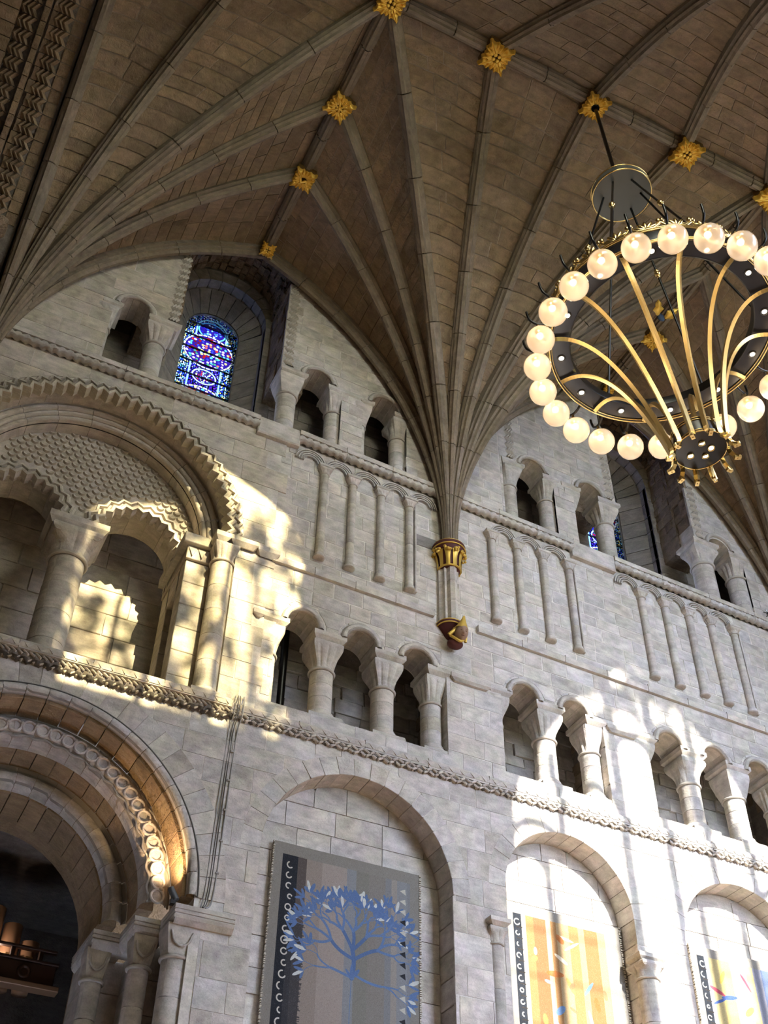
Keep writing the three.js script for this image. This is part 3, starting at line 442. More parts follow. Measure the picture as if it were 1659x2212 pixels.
// ---------- central wall shaft with its painted capital and the bishop's head ----------
{
  const x = 6.86, z = 0.05, t = thing('wall_shaft', 'fluted stone wall shaft between the painted capital and the bishop head', 'shaft', [x, 12.36, 0]);
  for (let i = 0; i < 3; i++) { const b = new MB(), y0 = i * 0.40 + 0.003, y1 = (i + 1) * 0.40 - 0.003, pr = [[-0.18, -0.03], [-0.18, 0.05], [-0.13, 0.09], [-0.125, 0.14], [-0.08, 0.13], [-0.06, 0.20], [0.0, 0.235], [0.06, 0.20], [0.08, 0.13], [0.125, 0.14], [0.13, 0.09], [0.18, 0.05], [0.18, -0.03]]; for (let j = 0; j + 1 < pr.length; j++) b.quad([pr[j][0], y0, pr[j][1]], [pr[j + 1][0], y0, pr[j + 1][1]], [pr[j + 1][0], y1, pr[j + 1][1]], [pr[j][0], y1, pr[j][1]]); b.quad([-0.18, y1, -0.03], [-0.18, y1, 0.05], [0.18, y1, 0.05], [0.18, y1, -0.03]); mesh('drum', b.geo(tone(0.08)), M.carve, t); }
  const c = thing('painted_capital', 'dark red and gilded leaf capital below the fan of ribs', 'capital', [x, 13.42, 0.07]);
  mesh('bell', lathe([[0.0, 0], [0.175, 0], [0.18, 0.1], [0.19, 0.2], [0.225, 0.33], [0.265, 0.40], [0.27, 0.47], [0.24, 0.48], [0, 0.48]], 40), M.oxblood, c);
  mesh('gilt_ring', new THREE.TorusGeometry(0.267, 0.012, 8, 40).rotateX(PI / 2).translate(0, 0.40, 0), M.gilt, c); mesh('gilt_ring', new THREE.TorusGeometry(0.255, 0.012, 8, 40).rotateX(PI / 2).translate(0, 0.478, 0), M.gilt, c); mesh('gilt_ring', new THREE.TorusGeometry(0.18, 0.016, 8, 40).rotateX(PI / 2).translate(0, 0.01, 0), M.gilt, c);
  for (let i = 0; i < 7; i++) { const a = lerp(-0.15, PI + 0.15, i / 6), g = grid(4, 8, (u, v) => { const w = 0.032 + 0.03 * Math.pow(v, 4), R = 0.192 + 0.05 * v * v * v; return [(u - 0.5) * 2 * w, v * 0.3, R + 0.008 * (1 - (u * 2 - 1) ** 2)]; }); g.rotateY(PI / 2 - a); const s = mesh('gilt_stem', g, M.gilt, c); const parts = []; for (let k = 0; k < 7; k++) parts.push(new THREE.SphereGeometry(0.023, 8, 6).translate((rnd() - 0.5) * 0.11, 0.3 + (rnd() - 0.5) * 0.075, 0.245 + rnd() * 0.02)); mesh('gilt_leaf', merge(parts).rotateY(PI / 2 - a), M.gilt, s); }
  // bishop's head corbel
  const h = thing('bishop_head_corbel', 'carved bishop head with gilded mitre and collar carrying the wall shaft', 'corbel', [x, 11.98, 0.02]);
  mesh('corbel_bowl', lathe([[0, 0.14], [0.05, 0.16], [0.11, 0.25], [0.18, 0.34], [0.205, 0.36], [0.21, 0.40], [0, 0.40]], 36), M.oxblood, h);
  mesh('gilt_ring', new THREE.TorusGeometry(0.2, 0.011, 8, 36).rotateX(PI / 2).translate(0, 0.35, 0), M.gilt, h); mesh('gilt_ring', new THREE.TorusGeometry(0.205, 0.01, 8, 36).rotateX(PI / 2).translate(0, 0.4, 0), M.gilt, h);
  const face = grid(28, 28, (u, v) => { const a = u * 2 * PI, th = PI * v, cx = sin(th) * cos(a), cy = -cos(th), cz = sin(th) * sin(a); let r = 1; const g = (px, py, s) => Math.exp(-((cx - px) ** 2 + (cy - py) ** 2) / (s * s)) * (cz > 0 ? 1 : 0); r += 0.30 * g(0, -0.06, 0.13) + 0.16 * g(0, 0.14, 0.1) - 0.10 * g(-0.3, 0.16, 0.15) - 0.10 * g(0.3, 0.16, 0.15) + 0.05 * g(-0.3, 0.16, 0.07) + 0.05 * g(0.3, 0.16, 0.07) + 0.07 * g(-0.28, 0.36, 0.14) + 0.07 * g(0.28, 0.36, 0.14) + 0.09 * g(0, -0.36, 0.12) - 0.08 * g(0, -0.42, 0.06) + 0.09 * g(0, -0.5, 0.1) + 0.1 * g(0, -0.78, 0.2); return [cx * 0.088 * r, cy * 0.115 * r, cz * 0.1 * r]; }, true);
  const f = mesh('head', face, M.skin, h); f.position.set(0.06, 0.13, 0.25); f.scale.setScalar(1.12); f.rotation.set(0.45, -0.15, -0.05);
  const mt = grid(24, 8, (u, v) => { const a = u * 2 * PI, k = Math.pow(v, 0.9), top = 0.16 * (0.5 + 0.5 * Math.pow(Math.abs(sin(a)), 1.5)); return [cos(a) * 0.095 * (1 - 0.75 * k), k * top, sin(a) * 0.1 * (1 - 0.92 * k * Math.abs(sin(a)))]; }, true);
  const mi = mesh('mitre', mt, M.gilt, h); mi.position.set(0.06, 0.205, 0.255); mi.scale.set(1.1, 1.35, 1.1); mi.rotation.set(0.35, -0.15, -0.05);
  for (const sx of [-1, 1]) { mesh('eye', new THREE.SphereGeometry(0.013, 10, 8).scale(1.3, 0.7, 0.7).translate(sx * 0.028, 0.02, 0.082), M.goldDark, f); mesh('eyebrow', tube([[sx * 0.012, 0.037, 0.09], [sx * 0.03, 0.042, 0.086], [sx * 0.05, 0.034, 0.07]], 0.004, 8, 6), M.goldDark, f); } mesh('mouth', tube([[-0.022, -0.048, 0.092], [0, -0.052, 0.1], [0.022, -0.048, 0.092]], 0.0045, 8, 6), M.oxblood, f);
  mesh('hair', merge([tube([[-0.03, 0.2, 0.22], [-0.065, 0.14, 0.23], [-0.12, 0.08, 0.19]], 0.028), tube([[0.13, 0.19, 0.21], [0.155, 0.12, 0.21], [0.155, 0.03, 0.19]], 0.024)]), M.gilt, h);
  mesh('shoulders', new THREE.SphereGeometry(0.1, 20, 12).scale(1.25, 0.75, 1.0).translate(0.02, 0.0, 0.12), M.oxblood, h);
  mesh('collar', tube([[-0.08, 0.09, 0.17], [-0.05, 0.03, 0.22], [0.03, -0.025, 0.25], [0.1, 0.03, 0.22], [0.13, 0.09, 0.17]], 0.022), M.gilt, h);
}

// ---------- string courses ----------
function rope(x0, x1, y, z, r) { const n = Math.round((x1 - x0) * 26); return grid(n, 8, (u, v) => { const x = lerp(x0, x1, u), a = lerp(-0.6, PI * 0.9, v), q = r * (1 + 0.3 * sin(x * 2 * PI / 0.13 + a * 2.2)); return [x, wy(x, y) - q * cos(a), z + q * sin(a)]; }); }
function band(x0, x1, y0, y1, d) { const b = new MB(), i = 0.035, xs = x0 < 4.2 && x1 > 4.2 ? [x0, 4.2, x1] : [x0, x1]; for (let k = 0; k + 1 < xs.length; k++) { const s = new MB().quad([xs[k], y1 - i, d], [xs[k + 1], y1 - i, d], [xs[k + 1], y1, d - i * 0.6], [xs[k], y1, d - i * 0.6]).quad([xs[k], y0, d - 0.01], [xs[k + 1], y0, d - 0.01], [xs[k + 1], y1 - i, d], [xs[k], y1 - i, d]).quad([xs[k], y1, d - i * 0.6], [xs[k + 1], y1, d - i * 0.6], [xs[k + 1], y1, -0.03], [xs[k], y1, -0.03]).quad([xs[k], y0, -0.03], [xs[k + 1], y0, -0.03], [xs[k + 1], y0, d - 0.01], [xs[k], y0, d - 0.01]); b.p.push(...s.p); } b.quad([x0, y0, -0.03], [x0, y0, d], [x0, y1, d], [x0, y1, -0.03]).quad([x1, y0, d], [x1, y0, -0.03], [x1, y1, -0.03], [x1, y1, d]); return b.map((x, y, z) => [x, wy(x, y), z]); }
for (const [x0, x1, label] of [[-0.9, 3.5, 'rope-carved string course under the left window gallery, over the zigzag arch'], [4.18, 6.66, 'rope-carved string course over the blind arcade left of the central wall shaft'], [7.1, 9.32, 'rope-carved string course over the blind arcade right of the central wall shaft'], [10.16, 14.2, 'rope-carved string course under the right window gallery']]) {
  const t = thing('string_course', label, 'string course'); const n = Math.ceil((x1 - x0) / 1.1);
  for (let i = 0; i < n; i++) { const a = lerp(x0, x1, i / n) + 0.002, b = lerp(x0, x1, (i + 1) / n) - 0.002; mesh('ledge', band(a, b, 15.235, 15.345, 0.13).geo(tone(0.07)), M.carve, t); mesh('rope_moulding', rope(a, b, 15.17, 0.06, 0.066), M.carve, t, tone(0.07)); }
}
for (const [x0, x1, what] of [[3.48, 4.2, 'above the toothed joint beside the zigzag arch'], [9.3, 10.18, 'under the second opening left of the right window']]) { const t = thing('plain_block', `plain block in the rope string ${what}`, 'stone block'); mesh('block_stone', new MB().block(x0, x1, 14.98, 15.34, -0.05, 0.1, 0.02).map((x, y, z) => [x, wy(x, y), z]).geo(), M.old, t); }
for (const [x0, x1, label] of [[3.97, 6.6, 'plain sill ledge under the blind arcade left of the bishop head'], [7.35, 13.6, 'plain sill ledge under the blind arcade right of the bishop head']]) { const t = thing('sill_ledge', label, 'ledge'); const n = Math.ceil((x1 - x0) / 0.8); for (let i = 0; i < n; i++) mesh('ledge_stone', band(lerp(x0, x1, i / n) + 0.003, lerp(x0, x1, (i + 1) / n) - 0.003, 12.53, 12.66, 0.06).geo(tone(0.09)), M.old, t); }
{ // lower string: zigzag-cut face above a billet or leaf roll
  const mk = (x0, x1, label, crisp) => {
    const t = thing('string_course', label, 'string course'), n = Math.ceil((x1 - x0) / 1.0);
    for (let i = 0; i < n; i++) { const a = lerp(x0, x1, i / n) + 0.002, b = lerp(x0, x1, (i + 1) / n) - 0.002; mesh('face_stone', band(a, b, crisp ? 9.86 : 9.85, 9.985, crisp ? 0.14 : 0.07).geo(tone(0.08)), crisp ? M.fresh : M.old, t); }
    const step = crisp ? 0.075 : 0.085, parts = [], zig = [], k = Math.round((x1 - x0) / step), d = crisp ? 0.14 : 0.07;
    for (let i = 0; i < k; i++) {
      const x = x0 + (i + 0.5) * step, q = crisp ? 1 : rr(0.75, 1.1);
      if (crisp) { for (const s of [0, 1]) parts.push(new MB().block(-0.05, 0.05, -0.013, 0.013, -0.03, 0.028, 0.01).map((u, v, w) => { const a = s ? 0.75 : -0.75, c = u * cos(a) - v * sin(a), e = u * sin(a) + v * cos(a); return [x + c, 9.835 - s * 0.062 + e * 0.8, 0.085 - s * 0.05 + w]; }).geo()); }
      else for (const s of [0, 1]) parts.push(new MB().block(-0.042 * q, 0.042 * q, -0.016, 0.016, -0.03, 0.03, 0.012).map((u, v, w) => { const a = (i + s) % 2 ? 0.5 : -0.5; return [x + s * 0.04 + u * cos(a) - v * sin(a), wy(x, 9.825 - s * 0.04) + u * sin(a) + v * cos(a), 0.045 - s * 0.02 + w]; }).geo());
      if (i % 2 === 0) { const w = step; zig.push(new MB().tri([x - w, 9.875, d + 0.001], [x + w, 9.875, d + 0.001], [x + w * 0.2, 9.94, d + 0.018]).tri([x + w, 9.875, d], [x + w, 9.875, d + 0.016], [x + w * 0.2, 9.94, d + 0.018]).map((u, v, z) => [u, wy(u, v), z]).geo()); }
    }
    const c = merge(parts), z = merge(zig); mesh('carved_roll', c, crisp ? M.fresh : M.old, t).userData.kind = 'stuff'; mesh('incised_zigzag', z, crisp ? M.fresh : M.old, t).userData.kind = 'stuff';
    mesh('roll_core', rope(x0, x1, 9.82, 0.0, crisp ? 0.085 : 0.05), M.dark, t);
  };
  mk(-0.9, 3.62, 'crisp leaf-cut string course between the lower and upper left arches', true);
  mk(3.62, 14.0, 'worn billet-cut string course running under the middle arcade', false);
}
// ---------- blind arcades ----------
[[[4.17, 4.675, 5.165, 5.67, 6.175, 6.68], [0, 1, 1, 1, 1, 0], 'left of the painted capital'], [[7.7, 8.19, 8.69, 9.2], [1, 1, 1, 1], 'right of the painted capital'], [[10.16, 10.67, 11.17, 11.67, 12.15, 12.65], [0, 1, 1, 1, 1, 1], 'above the sunlit openings']].forEach(([xs, on, where], k) => {
  xs.forEach((x, i) => {
    if (i + 1 < xs.length) {
      const c = (x + xs[i + 1]) / 2, r = (xs[i + 1] - x) / 2, t = thing('blind_arch', `thin-rolled blind arch, ${ordinal[i]} from left in the arcade ${where}`, 'arch', [0, wy(c, 14.8) - 14.8, 0], 'blind arches');
      mesh('arch_face', grid(24, 1, (u, v) => { const a = PI * u, R = lerp(r * 0.42, r * 1.02, v); return [c + R * cos(a), 14.79 + R * sin(a), 0.008]; }), M.carve, t);
      for (let q = 0; q < 4; q++) mesh('roll_moulding', archSweep(c, 14.79, rollProf(r * (0.50 + 0.165 * q), 0.034, 0.0135, 8, -0.45, 1.45), 0.02, PI - 0.02, 24), M.carve, t, tone(0.05));
    }
    if (!on[i]) return;
    const t = thing('blind_shaft', `slender shaft, ${ordinal[i]} from left in the blind arcade ${where}`, 'shaft', [x, wy(x, 12.86), 0.035], 'shafts of the blind arcades'), top = wy(x, 14.6) - wy(x, 12.86);
    mesh('base', lathe([[0, -0.012], [0.06, -0.01], [0.088, 0.0], [0.092, 0.02], [0.076, 0.045], [0.08, 0.065], [0.064, 0.09]], 20), M.carve, t, tone(0.06));
    for (let j = 0; j < 4; j++) { const a = lerp(0.09, top, j / 4), b = lerp(0.09, top, (j + 1) / 4), q = rr(0.062, 0.067); mesh('drum', lathe([[q - 0.005, a + 0.001], [q, a + 0.008], [q, b - 0.008], [q - 0.005, b - 0.001]], 20), M.carve, t, tone(0.09)); }
    mesh('neck_ring', new THREE.TorusGeometry(0.07, 0.013, 8, 20).rotateX(PI / 2).translate(0, top, 0), M.carve, t);
    mesh('capital', capitalGeo(0.066, 0.105, 0.085, 0.12, i % 2 ? 'leaf' : 'scallop', 32).translate(0, top, 0), M.carve, t, tone(0.05));
    mesh('abacus', abacusGeo(-0.125, 0.125, top + 0.11, top + 0.185, -0.08, 0.09).geo(tone(0.05)), M.carve, t);
    if (i === xs.length - 1 || (k === 0 && i === 4)) mesh('edge_strip', new MB().block(0.09, 0.12, 0.0, top + 0.1, -0.06, 0.03, 0.01).geo(), M.old, t);
  });
});
// ---------- clerestory columns and arches ----------
{
  const Y = CLER.y0, S2 = CLER.spr, mk = (x, label, o = {}) => column('gallery_column', label, 'columns of the upper window gallery', { x, z: o.z ?? -0.2, r: o.r ?? 0.165, y0: Y, yn: o.yn ?? 16.28, yc: 16.72, ya: 16.86, hw: o.hw ?? 0.23, hd: 0.22, kind: o.kind ?? 'scallop', ab: o.ab ?? [x - 0.25, x + 0.27, -0.5, 0.03], base: 0, drums: 3 });
  mk(1.67, 'round column with carved block capital left of the left stained glass window', { ab: [1.44, 2.0, -0.5, 0.03] });
  mk(0.8, 'jamb shaft of the small opening left of the left stained glass window', { ab: [0.68, 1.02, -0.5, 0.02], hw: 0.16, r: 0.12 });
  mk(3.98, 'round column with plain cushion capital right of the left stained glass window', { kind: 'cushion', ab: [3.76, 4.26, -0.5, 0.03] });
  mk(4.83, 'half column with scalloped capital closing the first small opening right of the left window', { r: 0.14, hw: 0.17, ab: [4.64, 5.3, -0.5, 0.02] });
  mk(5.32, 'plain corbelled jamb capital left of the second small opening beside the fan of ribs', { r: 0.11, hw: 0.16, kind: 'cushion', ab: [5.26, 5.52, -0.5, 0.02] });
  mk(6.05, 'column with carved leaf capital close to the fan of ribs on its left', { r: 0.14, hw: 0.18, kind: 'leaf', ab: [5.9, 6.26, -0.5, 0.02] });
  mk(8.27, 'column with volute capital at the first opening right of the fan of ribs', { r: 0.14, hw: 0.19, kind: 'leaf', ab: [8.05, 8.53, -0.5, 0.02] });
  mk(9.05, 'half column closing the first opening right of the fan of ribs', { r: 0.14, hw: 0.16, ab: [8.9, 9.25, -0.5, 0.02] });
  mk(9.52, 'plain corbelled jamb capital left of the opening beside the right window', { r: 0.11, hw: 0.17, kind: 'cushion', ab: [9.3, 9.72, -0.5, 0.02] });
  mk(10.3, 'round column standing in front of the right stained glass window', { hw: 0.22, ab: [10.08, 10.58, -0.5, 0.03] });
  mk(12.5, 'stout round column with leaf capital right of the right window', { r: 0.2, hw: 0.27, kind: 'leaf', ab: [12.22, 12.82, -0.5, 0.03] });
  mk(13.28, 'half column in the last opening at the right edge of the gallery', { r: 0.18, hw: 0.2, ab: [13.05, 13.55, -0.5, 0.02] });
  [[1.2, 'left of the left window'], [4.45, 'just right of the left window'], [5.72, 'beside the left side of the rib fan'], [8.7, 'just right of the rib fan'], [9.92, 'just left of the right window'], [12.86, 'at the right end of the gallery']].forEach(([c, w]) => {
    const t = thing('gallery_arch', `small round arch in the upper gallery, ${w}`, 'arch', [0, wy(c, S2) - S2, 0], 'small arches of the upper gallery');
    voussoirs(t, { cx: c, cy: S2, r0: 0.26, r1: 0.36, z0: -0.5, z1: 0, n: 7, mat: M.old }); mesh('roll_moulding', archSweep(c, S2, rollProf(0.295, 0, 0.045), 0, PI, 28), M.carve, t, tone(0.05));
  });
  // chevron strips up the edges of the two great openings
  const tooth = (s) => { const pr = [0, 0.03, 0.05, 0.075, 0.1, 0.125, 0.15], hz = [0, 0.035, 0.012, 0.04, 0.012, 0.035, 0], b = new MB(), T = 0.17; for (let j = 0; j < 6; j++) for (const h of [0, 1]) { const y0 = h * T / 2, y1 = y0 + T / 2, o0 = h ? 0.055 : 0, o1 = h ? 0 : 0.055; b.quad([s * (pr[j] + o0), y0, hz[j]], [s * (pr[j + 1] + o0), y0, hz[j + 1]], [s * (pr[j + 1] + o1), y1, hz[j + 1]], [s * (pr[j] + o1), y1, hz[j]]); } return b.geo(); };
  const TL = tooth(1), TR = tooth(-1); paint(TL); paint(TR);
  for (const [x, s, top, w] of [[1.74, 1, 18.85, 'left edge of the left window bay'], [3.99, -1, 19.2, 'right edge of the left window bay'], [10.27, 1, 19.0, 'left edge of the right window bay'], [12.52, -1, 18.4, 'right edge of the right window bay'], [8.14, 1, 18.0, 'wall just right of the rib fan']]) {
    const t = thing('chevron_strip', `upright strip of carved chevrons on the ${w}`, 'carving', [x, wy(x, 16.9), 0.002], 'chevron strips of the upper gallery'), n = Math.floor((top - 16.9) / 0.17);
    for (let i = 0; i < n; i++) mesh('chevron', s > 0 ? TL : TR, M.carve, t).position.y = i * 0.17;
  }
}

// ---------- crossing arch at the left edge ----------
{
  const w = struct('wall_north_crossing_arch'), C = (t, d = 0) => { const q = ribPoint('S0', 'F0', t); return [q.p.y + q.n.y * d, q.p.z + q.n.z * d]; };
  const P = (x, t, d) => { const [y, z] = C(t, d); return [x, y, z]; };
  mesh('soffit_core', grid(1, 30, (u, v) => P(lerp(-0.86, -3.4, u), lerp(0.02, 1, v), 0.16)), M.dark, w);
  mesh('edge_core', grid(1, 30, (u, v) => P(-0.86, lerp(0.02, 1, v), lerp(0.1, 0.5, u))), M.dark, w);
  const rows = 26;
  for (let i = 0; i < rows; i++) {
    const t0 = lerp(0.36, 1, (i + 0.03) / rows), t1 = lerp(0.36, 1, (i + 0.97) / rows);
    for (const [a, b, d] of [[-0.9, -1.06, 0.14], [-1.3, rr(-1.36, -1.4), 0.10], [-1.42, -1.5, 0.02], [-1.82, rr(-2.0, -2.2), 0.04], [-2.24, -2.8, 0.04]]) { const m = new MB(), e = d + rr(-0.012, 0.012); m.quad(P(a, t0, e), P(b, t0, e), P(b, t1, e), P(a, t1, e)).quad(P(a, t0, e), P(a, t1, e), P(a, t1, e + 0.2), P(a, t0, e + 0.2)).quad(P(b, t0, e), P(b, t1, e), P(b, t1, e + 0.2), P(b, t0, e + 0.2)).quad(P(a, t0, e), P(b, t0, e), P(b, t0, e + 0.2), P(a, t0, e + 0.2)).quad(P(a, t1, e), P(b, t1, e), P(b, t1, e + 0.2), P(a, t1, e + 0.2)); mesh('stone', m.geo(tone(0.2)), M.vault, w); }
    // two bands of zigzag across the soffit
    for (const x0 of [-1.18, -1.66]) for (const h of [0, 1]) {
      const m = new MB(), k0 = lerp(t0, t1, h / 2), k1 = lerp(t0, t1, (h + 1) / 2), pr = [0.12, 0.07, 0.03, 0, -0.03, -0.07, -0.12], hz = [0.12, 0.05, 0.1, 0.03, 0.1, 0.05, 0.12], o0 = h ? 0.07 : -0.0, o1 = h ? 0 : 0.07;
      for (let j = 0; j < 6; j++) m.quad(P(x0 + pr[j] - o0, k0, hz[j]), P(x0 + pr[j + 1] - o0, k0, hz[j + 1]), P(x0 + pr[j + 1] - o1, k1, hz[j + 1]), P(x0 + pr[j] - o1, k1, hz[j]));
      mesh('chevron', m.geo(tone(0.15)), M.vault, w);
    }
  }
  // pier and capital below the springing
  const [yc, zc] = C(0.36, 0.1);
  mesh('pier', new MB().box(-3.4, -0.98, 0, yc - 0.5, -0.6, zc - 0.12).geo(), M.vault, w);
  mesh('capital', capitalGeo(0.3, 0.5, 0.24, 0.45, 'leaf').translate(-1.5, yc - 0.5, zc - 0.1), M.rubble, w);
  mesh('impost', new MB().box(-3.4, -1.02, yc - 0.06, yc + 0.04, -0.6, zc + 0.06).geo(), M.vault, w);
}

// ---------- upper left: great zigzag arch over the gallery ----------
{
  const cx = 1.31, cy = 12.7, w = struct('wall_east_gallery');
  mesh('mortar_core', polySlab(-0.95, 3.95, 9.8, 15.2, 0.004, -0.28, [[[-0.82, 9.98], [3.43, 9.98], [3.43, cy], ...arcPts(cx, cy, 1.97, 32), [-0.81, cy]]], false), M.mortar, w);
  courses(w, { x0: -0.9, x1: (i) => 3.72 + (i % 2 ? 0.24 : 0) + 0.06 * (i % 3), y0: 9.98, y1: 15.12, h: 0.36, w0: 0.5, w1: 1.05, z: 0.012, joint: 0.004, holes: [rectHole(-0.82, 3.43, 9.9, cy), hole(cx, cy, 2.2, cy)], mat: M.fresh, noWarp: true, rough: 0.004 });
  for (const [x0, x1, z0, z1] of [[3.15, 3.43, -0.42, -0.29]]) mesh('nook', new MB().box(x0, x1, 9.95, cy, z0, z1).geo(), M.fresh, w);
  jambStones(w, 3.43, 1, 10, 12.55, -0.3, 0, M.fresh, 0.4);
  // gallery behind: back wall, floor, lid, end
  mesh('passage_back', new MB().box(-1, 3.9, 9.8, 14.6, -2.0, -1.68).geo(), M.mortar, w);
  courses(w, { x0: -0.9, x1: 3.8, y0: 9.98, y1: 13.9, h: 0.36, w0: 0.6, w1: 1.0, z: -1.65, joint: 0.004, mat: M.fresh, noWarp: true, rough: 0.004, name: 'passage_stone' });
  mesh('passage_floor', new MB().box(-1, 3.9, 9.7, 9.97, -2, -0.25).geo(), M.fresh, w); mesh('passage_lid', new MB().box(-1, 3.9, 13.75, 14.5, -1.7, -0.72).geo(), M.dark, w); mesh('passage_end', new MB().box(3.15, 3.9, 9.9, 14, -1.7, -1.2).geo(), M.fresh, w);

  const A = thing('zigzag_arch', 'great round arch with a zigzag outer order above the dark twin opening at left', 'arch');
  voussoirs(A, { cx, cy, r0: 1.96, r1: 2.22, z0: -0.3, z1: 0.0, n: 15, mat: M.fresh, rough: 0.002, tint: () => tone(0.06) });
  // one zigzag tooth, turned around the arch
  const n = 36, T = PI / n, rad = [1.87, 1.90, 1.945, 1.98, 1.99, 2.03, 2.04, 2.08, 2.09, 2.13], hz = [0.02, 0.12, 0.13, 0.10, 0.045, 0.045, 0.095, 0.085, 0.04, 0.004], am = 0.08;
  const toothGeo = (rads, hs, am, T) => { const b = new MB(), P = (r, a, z) => [-r * sin(a), r * cos(a), z]; for (const h of [0, 1]) { const a0 = (h - 1) * T / 2, a1 = h * T / 2, o0 = h ? am : 0, o1 = h ? 0 : am; for (let j = 0; j + 1 < rads.length; j++) b.quad(P(rads[j] + o0, a0, hs[j]), P(rads[j + 1] + o0, a0, hs[j + 1]), P(rads[j + 1] + o1, a1, hs[j + 1]), P(rads[j] + o1, a1, hs[j])); b.quad(P(rads[0] + o0, a0, hs[0] - 0.08), P(rads[0] + o0, a0, hs[0]), P(rads[0] + o1, a1, hs[0]), P(rads[0] + o1, a1, hs[0] - 0.08)); } return b.geo([1, 1, 1]); };
  const TG = toothGeo(rad, hz, am, T);
  for (let i = 0; i < n; i++) { const m = mesh('chevron', TG, M.fresh, A); m.position.set(cx, cy, 0.002); m.rotation.z = PI / 2 - (i + 0.5) * T; }
  const B = thing('moulded_arch', 'inner order of three smooth grooved rolls framing the fish-scale panel', 'arch');
  const pr = [[1.975, -0.3], [1.955, -0.3], [1.945, -0.33]]; for (const [r, t] of [[1.895, 0.05], [1.81, 0.042], [1.735, 0.04]]) { for (let i = 0; i <= 8; i++) { const a = PI * lerp(1.1, -0.1, i / 8); pr.push([r - t * cos(a), -0.335 - (1.9 - r) * 0.35 + t * sin(a)]); } pr.push([r - t - 0.006, -0.40 - (1.9 - r) * 0.35]); } pr.push([1.69, -0.44], [1.685, -0.66]);
  for (let i = 0; i < 11; i++) mesh('voussoir', archSweep(cx, cy, pr, PI * (i + 0.006) / 11, PI * (i + 0.994) / 11, 8), M.fresh, B, tone(0.06));
  // fish-scale tympanum
  const t = thing('fish_scale_panel', 'stone panel carved with rows of overlapping fish scales under the zigzag arch', 'panel');
  const arches = [[0.42, 12.58, 0.61], [2.12, 12.58, 0.61]], sh = new THREE.Shape(); sh.moveTo(cx - 1.7, 12.58); arches.forEach(([x, y, r]) => { for (let i = 0; i <= 20; i++) { const a = PI * (1 - i / 20); sh.lineTo(x + r * cos(a), y + r * sin(a)); } }); sh.lineTo(cx + 1.7, 12.58); for (let i = 0; i <= 32; i++) { const a = PI * i / 32; sh.lineTo(cx + 1.7 * cos(a), cy + 1.7 * sin(a)); }
  const tg = new THREE.ExtrudeGeometry(sh, { depth: 0.5, bevelEnabled: false }); tg.translate(0, 0, -1.16); mesh('panel_ground', metric(tg), M.fresh, t);
  const sg = flat(grid(10, 5, (u, v) => { const a = PI * u, x = 0.062 * v * cos(a + PI), y = -0.062 * v * sin(a), k = 1 - v; return [x, y + 0.02 - 0.03 * (v === 0 ? 0 : 0), v < 1 ? 0.034 * (1 - 0.75 * k * k) + (v > 0.7 ? 0.004 : 0) : 0]; })); paint(sg);
  let row = 0; for (let y = 12.62; y < 14.42; y += 0.098, row++) for (let x = cx - 1.75 + (row % 2) * 0.064; x < cx + 1.75; x += 0.128) { if (Math.hypot(x - cx, y - cy) > 1.66 || arches.some(([a, b, r]) => Math.hypot(x - a, y - b) < r + 0.24 && y > 12.5) || x < 0.05) continue; mesh('scale', sg, M.fresh, t).position.set(x, y + 0.03, -0.662); }
  // zigzag twin arches
  arches.forEach(([x, y, r], k) => {
    const a = thing('twin_arch', `small zigzag arch of the twin opening, ${k ? 'right' : 'left'} of the stout column`, 'arch');
    voussoirs(a, { cx: x, cy: y, r0: r - 0.01, r1: r + 0.05, z0: -1.15, z1: -0.66, n: 7, mat: M.fresh, rough: 0.002, tint: () => tone(0.05) });
    const m = 12, TT = PI / m, g = toothGeo([-0.05, -0.02, 0.03, 0.05, 0.06, 0.095, 0.105, 0.14, 0.15, 0.185].map((q) => r + q), [0.0, 0.10, 0.105, 0.08, 0.03, 0.03, 0.075, 0.07, 0.03, 0.003], 0.06, TT);
    for (let i = 0; i < m; i++) { const q = mesh('chevron', g, M.fresh, a); q.position.set(x, y, -0.655); q.rotation.z = PI / 2 - (i + 0.5) * TT; }
  });
  // stout middle column
  column('gallery_column', 'stout round column with volute capital between the twin zigzag arches at left', 'large columns of the left gallery', { x: 1.29, z: -0.76, r: 0.245, y0: 9.97, yn: 11.98, yc: 12.42, ya: 12.6, hw: 0.34, hd: 0.34, kind: 'leaf', ab: [0.86, 1.70, -1.17, -0.42], base: 0.14, drums: 4, mat: M.fresh });
  const pier = thing('gallery_pier', 'square respond pier with slit and triangle-carved cap right of the twin arches', 'pier', [2.95, 9.97, 0]);
  const box = (name, x0, x1, y0, y1, z0, z1, mt = M.fresh, p = pier) => mesh(name, new MB().block(x0 - 2.95, x1 - 2.95, y0 - 9.97, y1 - 9.97, z0, z1, 0.008).geo(tone(0.06)), mt, p);
  for (let i = 0; i < 6; i++) { const a = lerp(9.97, 12.3, i / 6) + 0.003, b = lerp(9.97, 12.3, (i + 1) / 6) - 0.003; box('stone', 2.80, 3.16, a, b, -0.55, -0.25); box('stone', 2.80, 3.16, a, b, -1.3, -0.95); }
  box('lintel', 2.8, 3.16, 11.9, 12.3, -1.0, -0.5); box('back_stone', 3.0, 3.16, 9.97, 12.0, -1.0, -0.5, M.dark);
  box('cap', 2.78, 3.2, 12.3, 12.53, -1.3, -0.2); box('abacus', 2.70, 3.22, 12.53, 12.7, -1.32, -0.12);
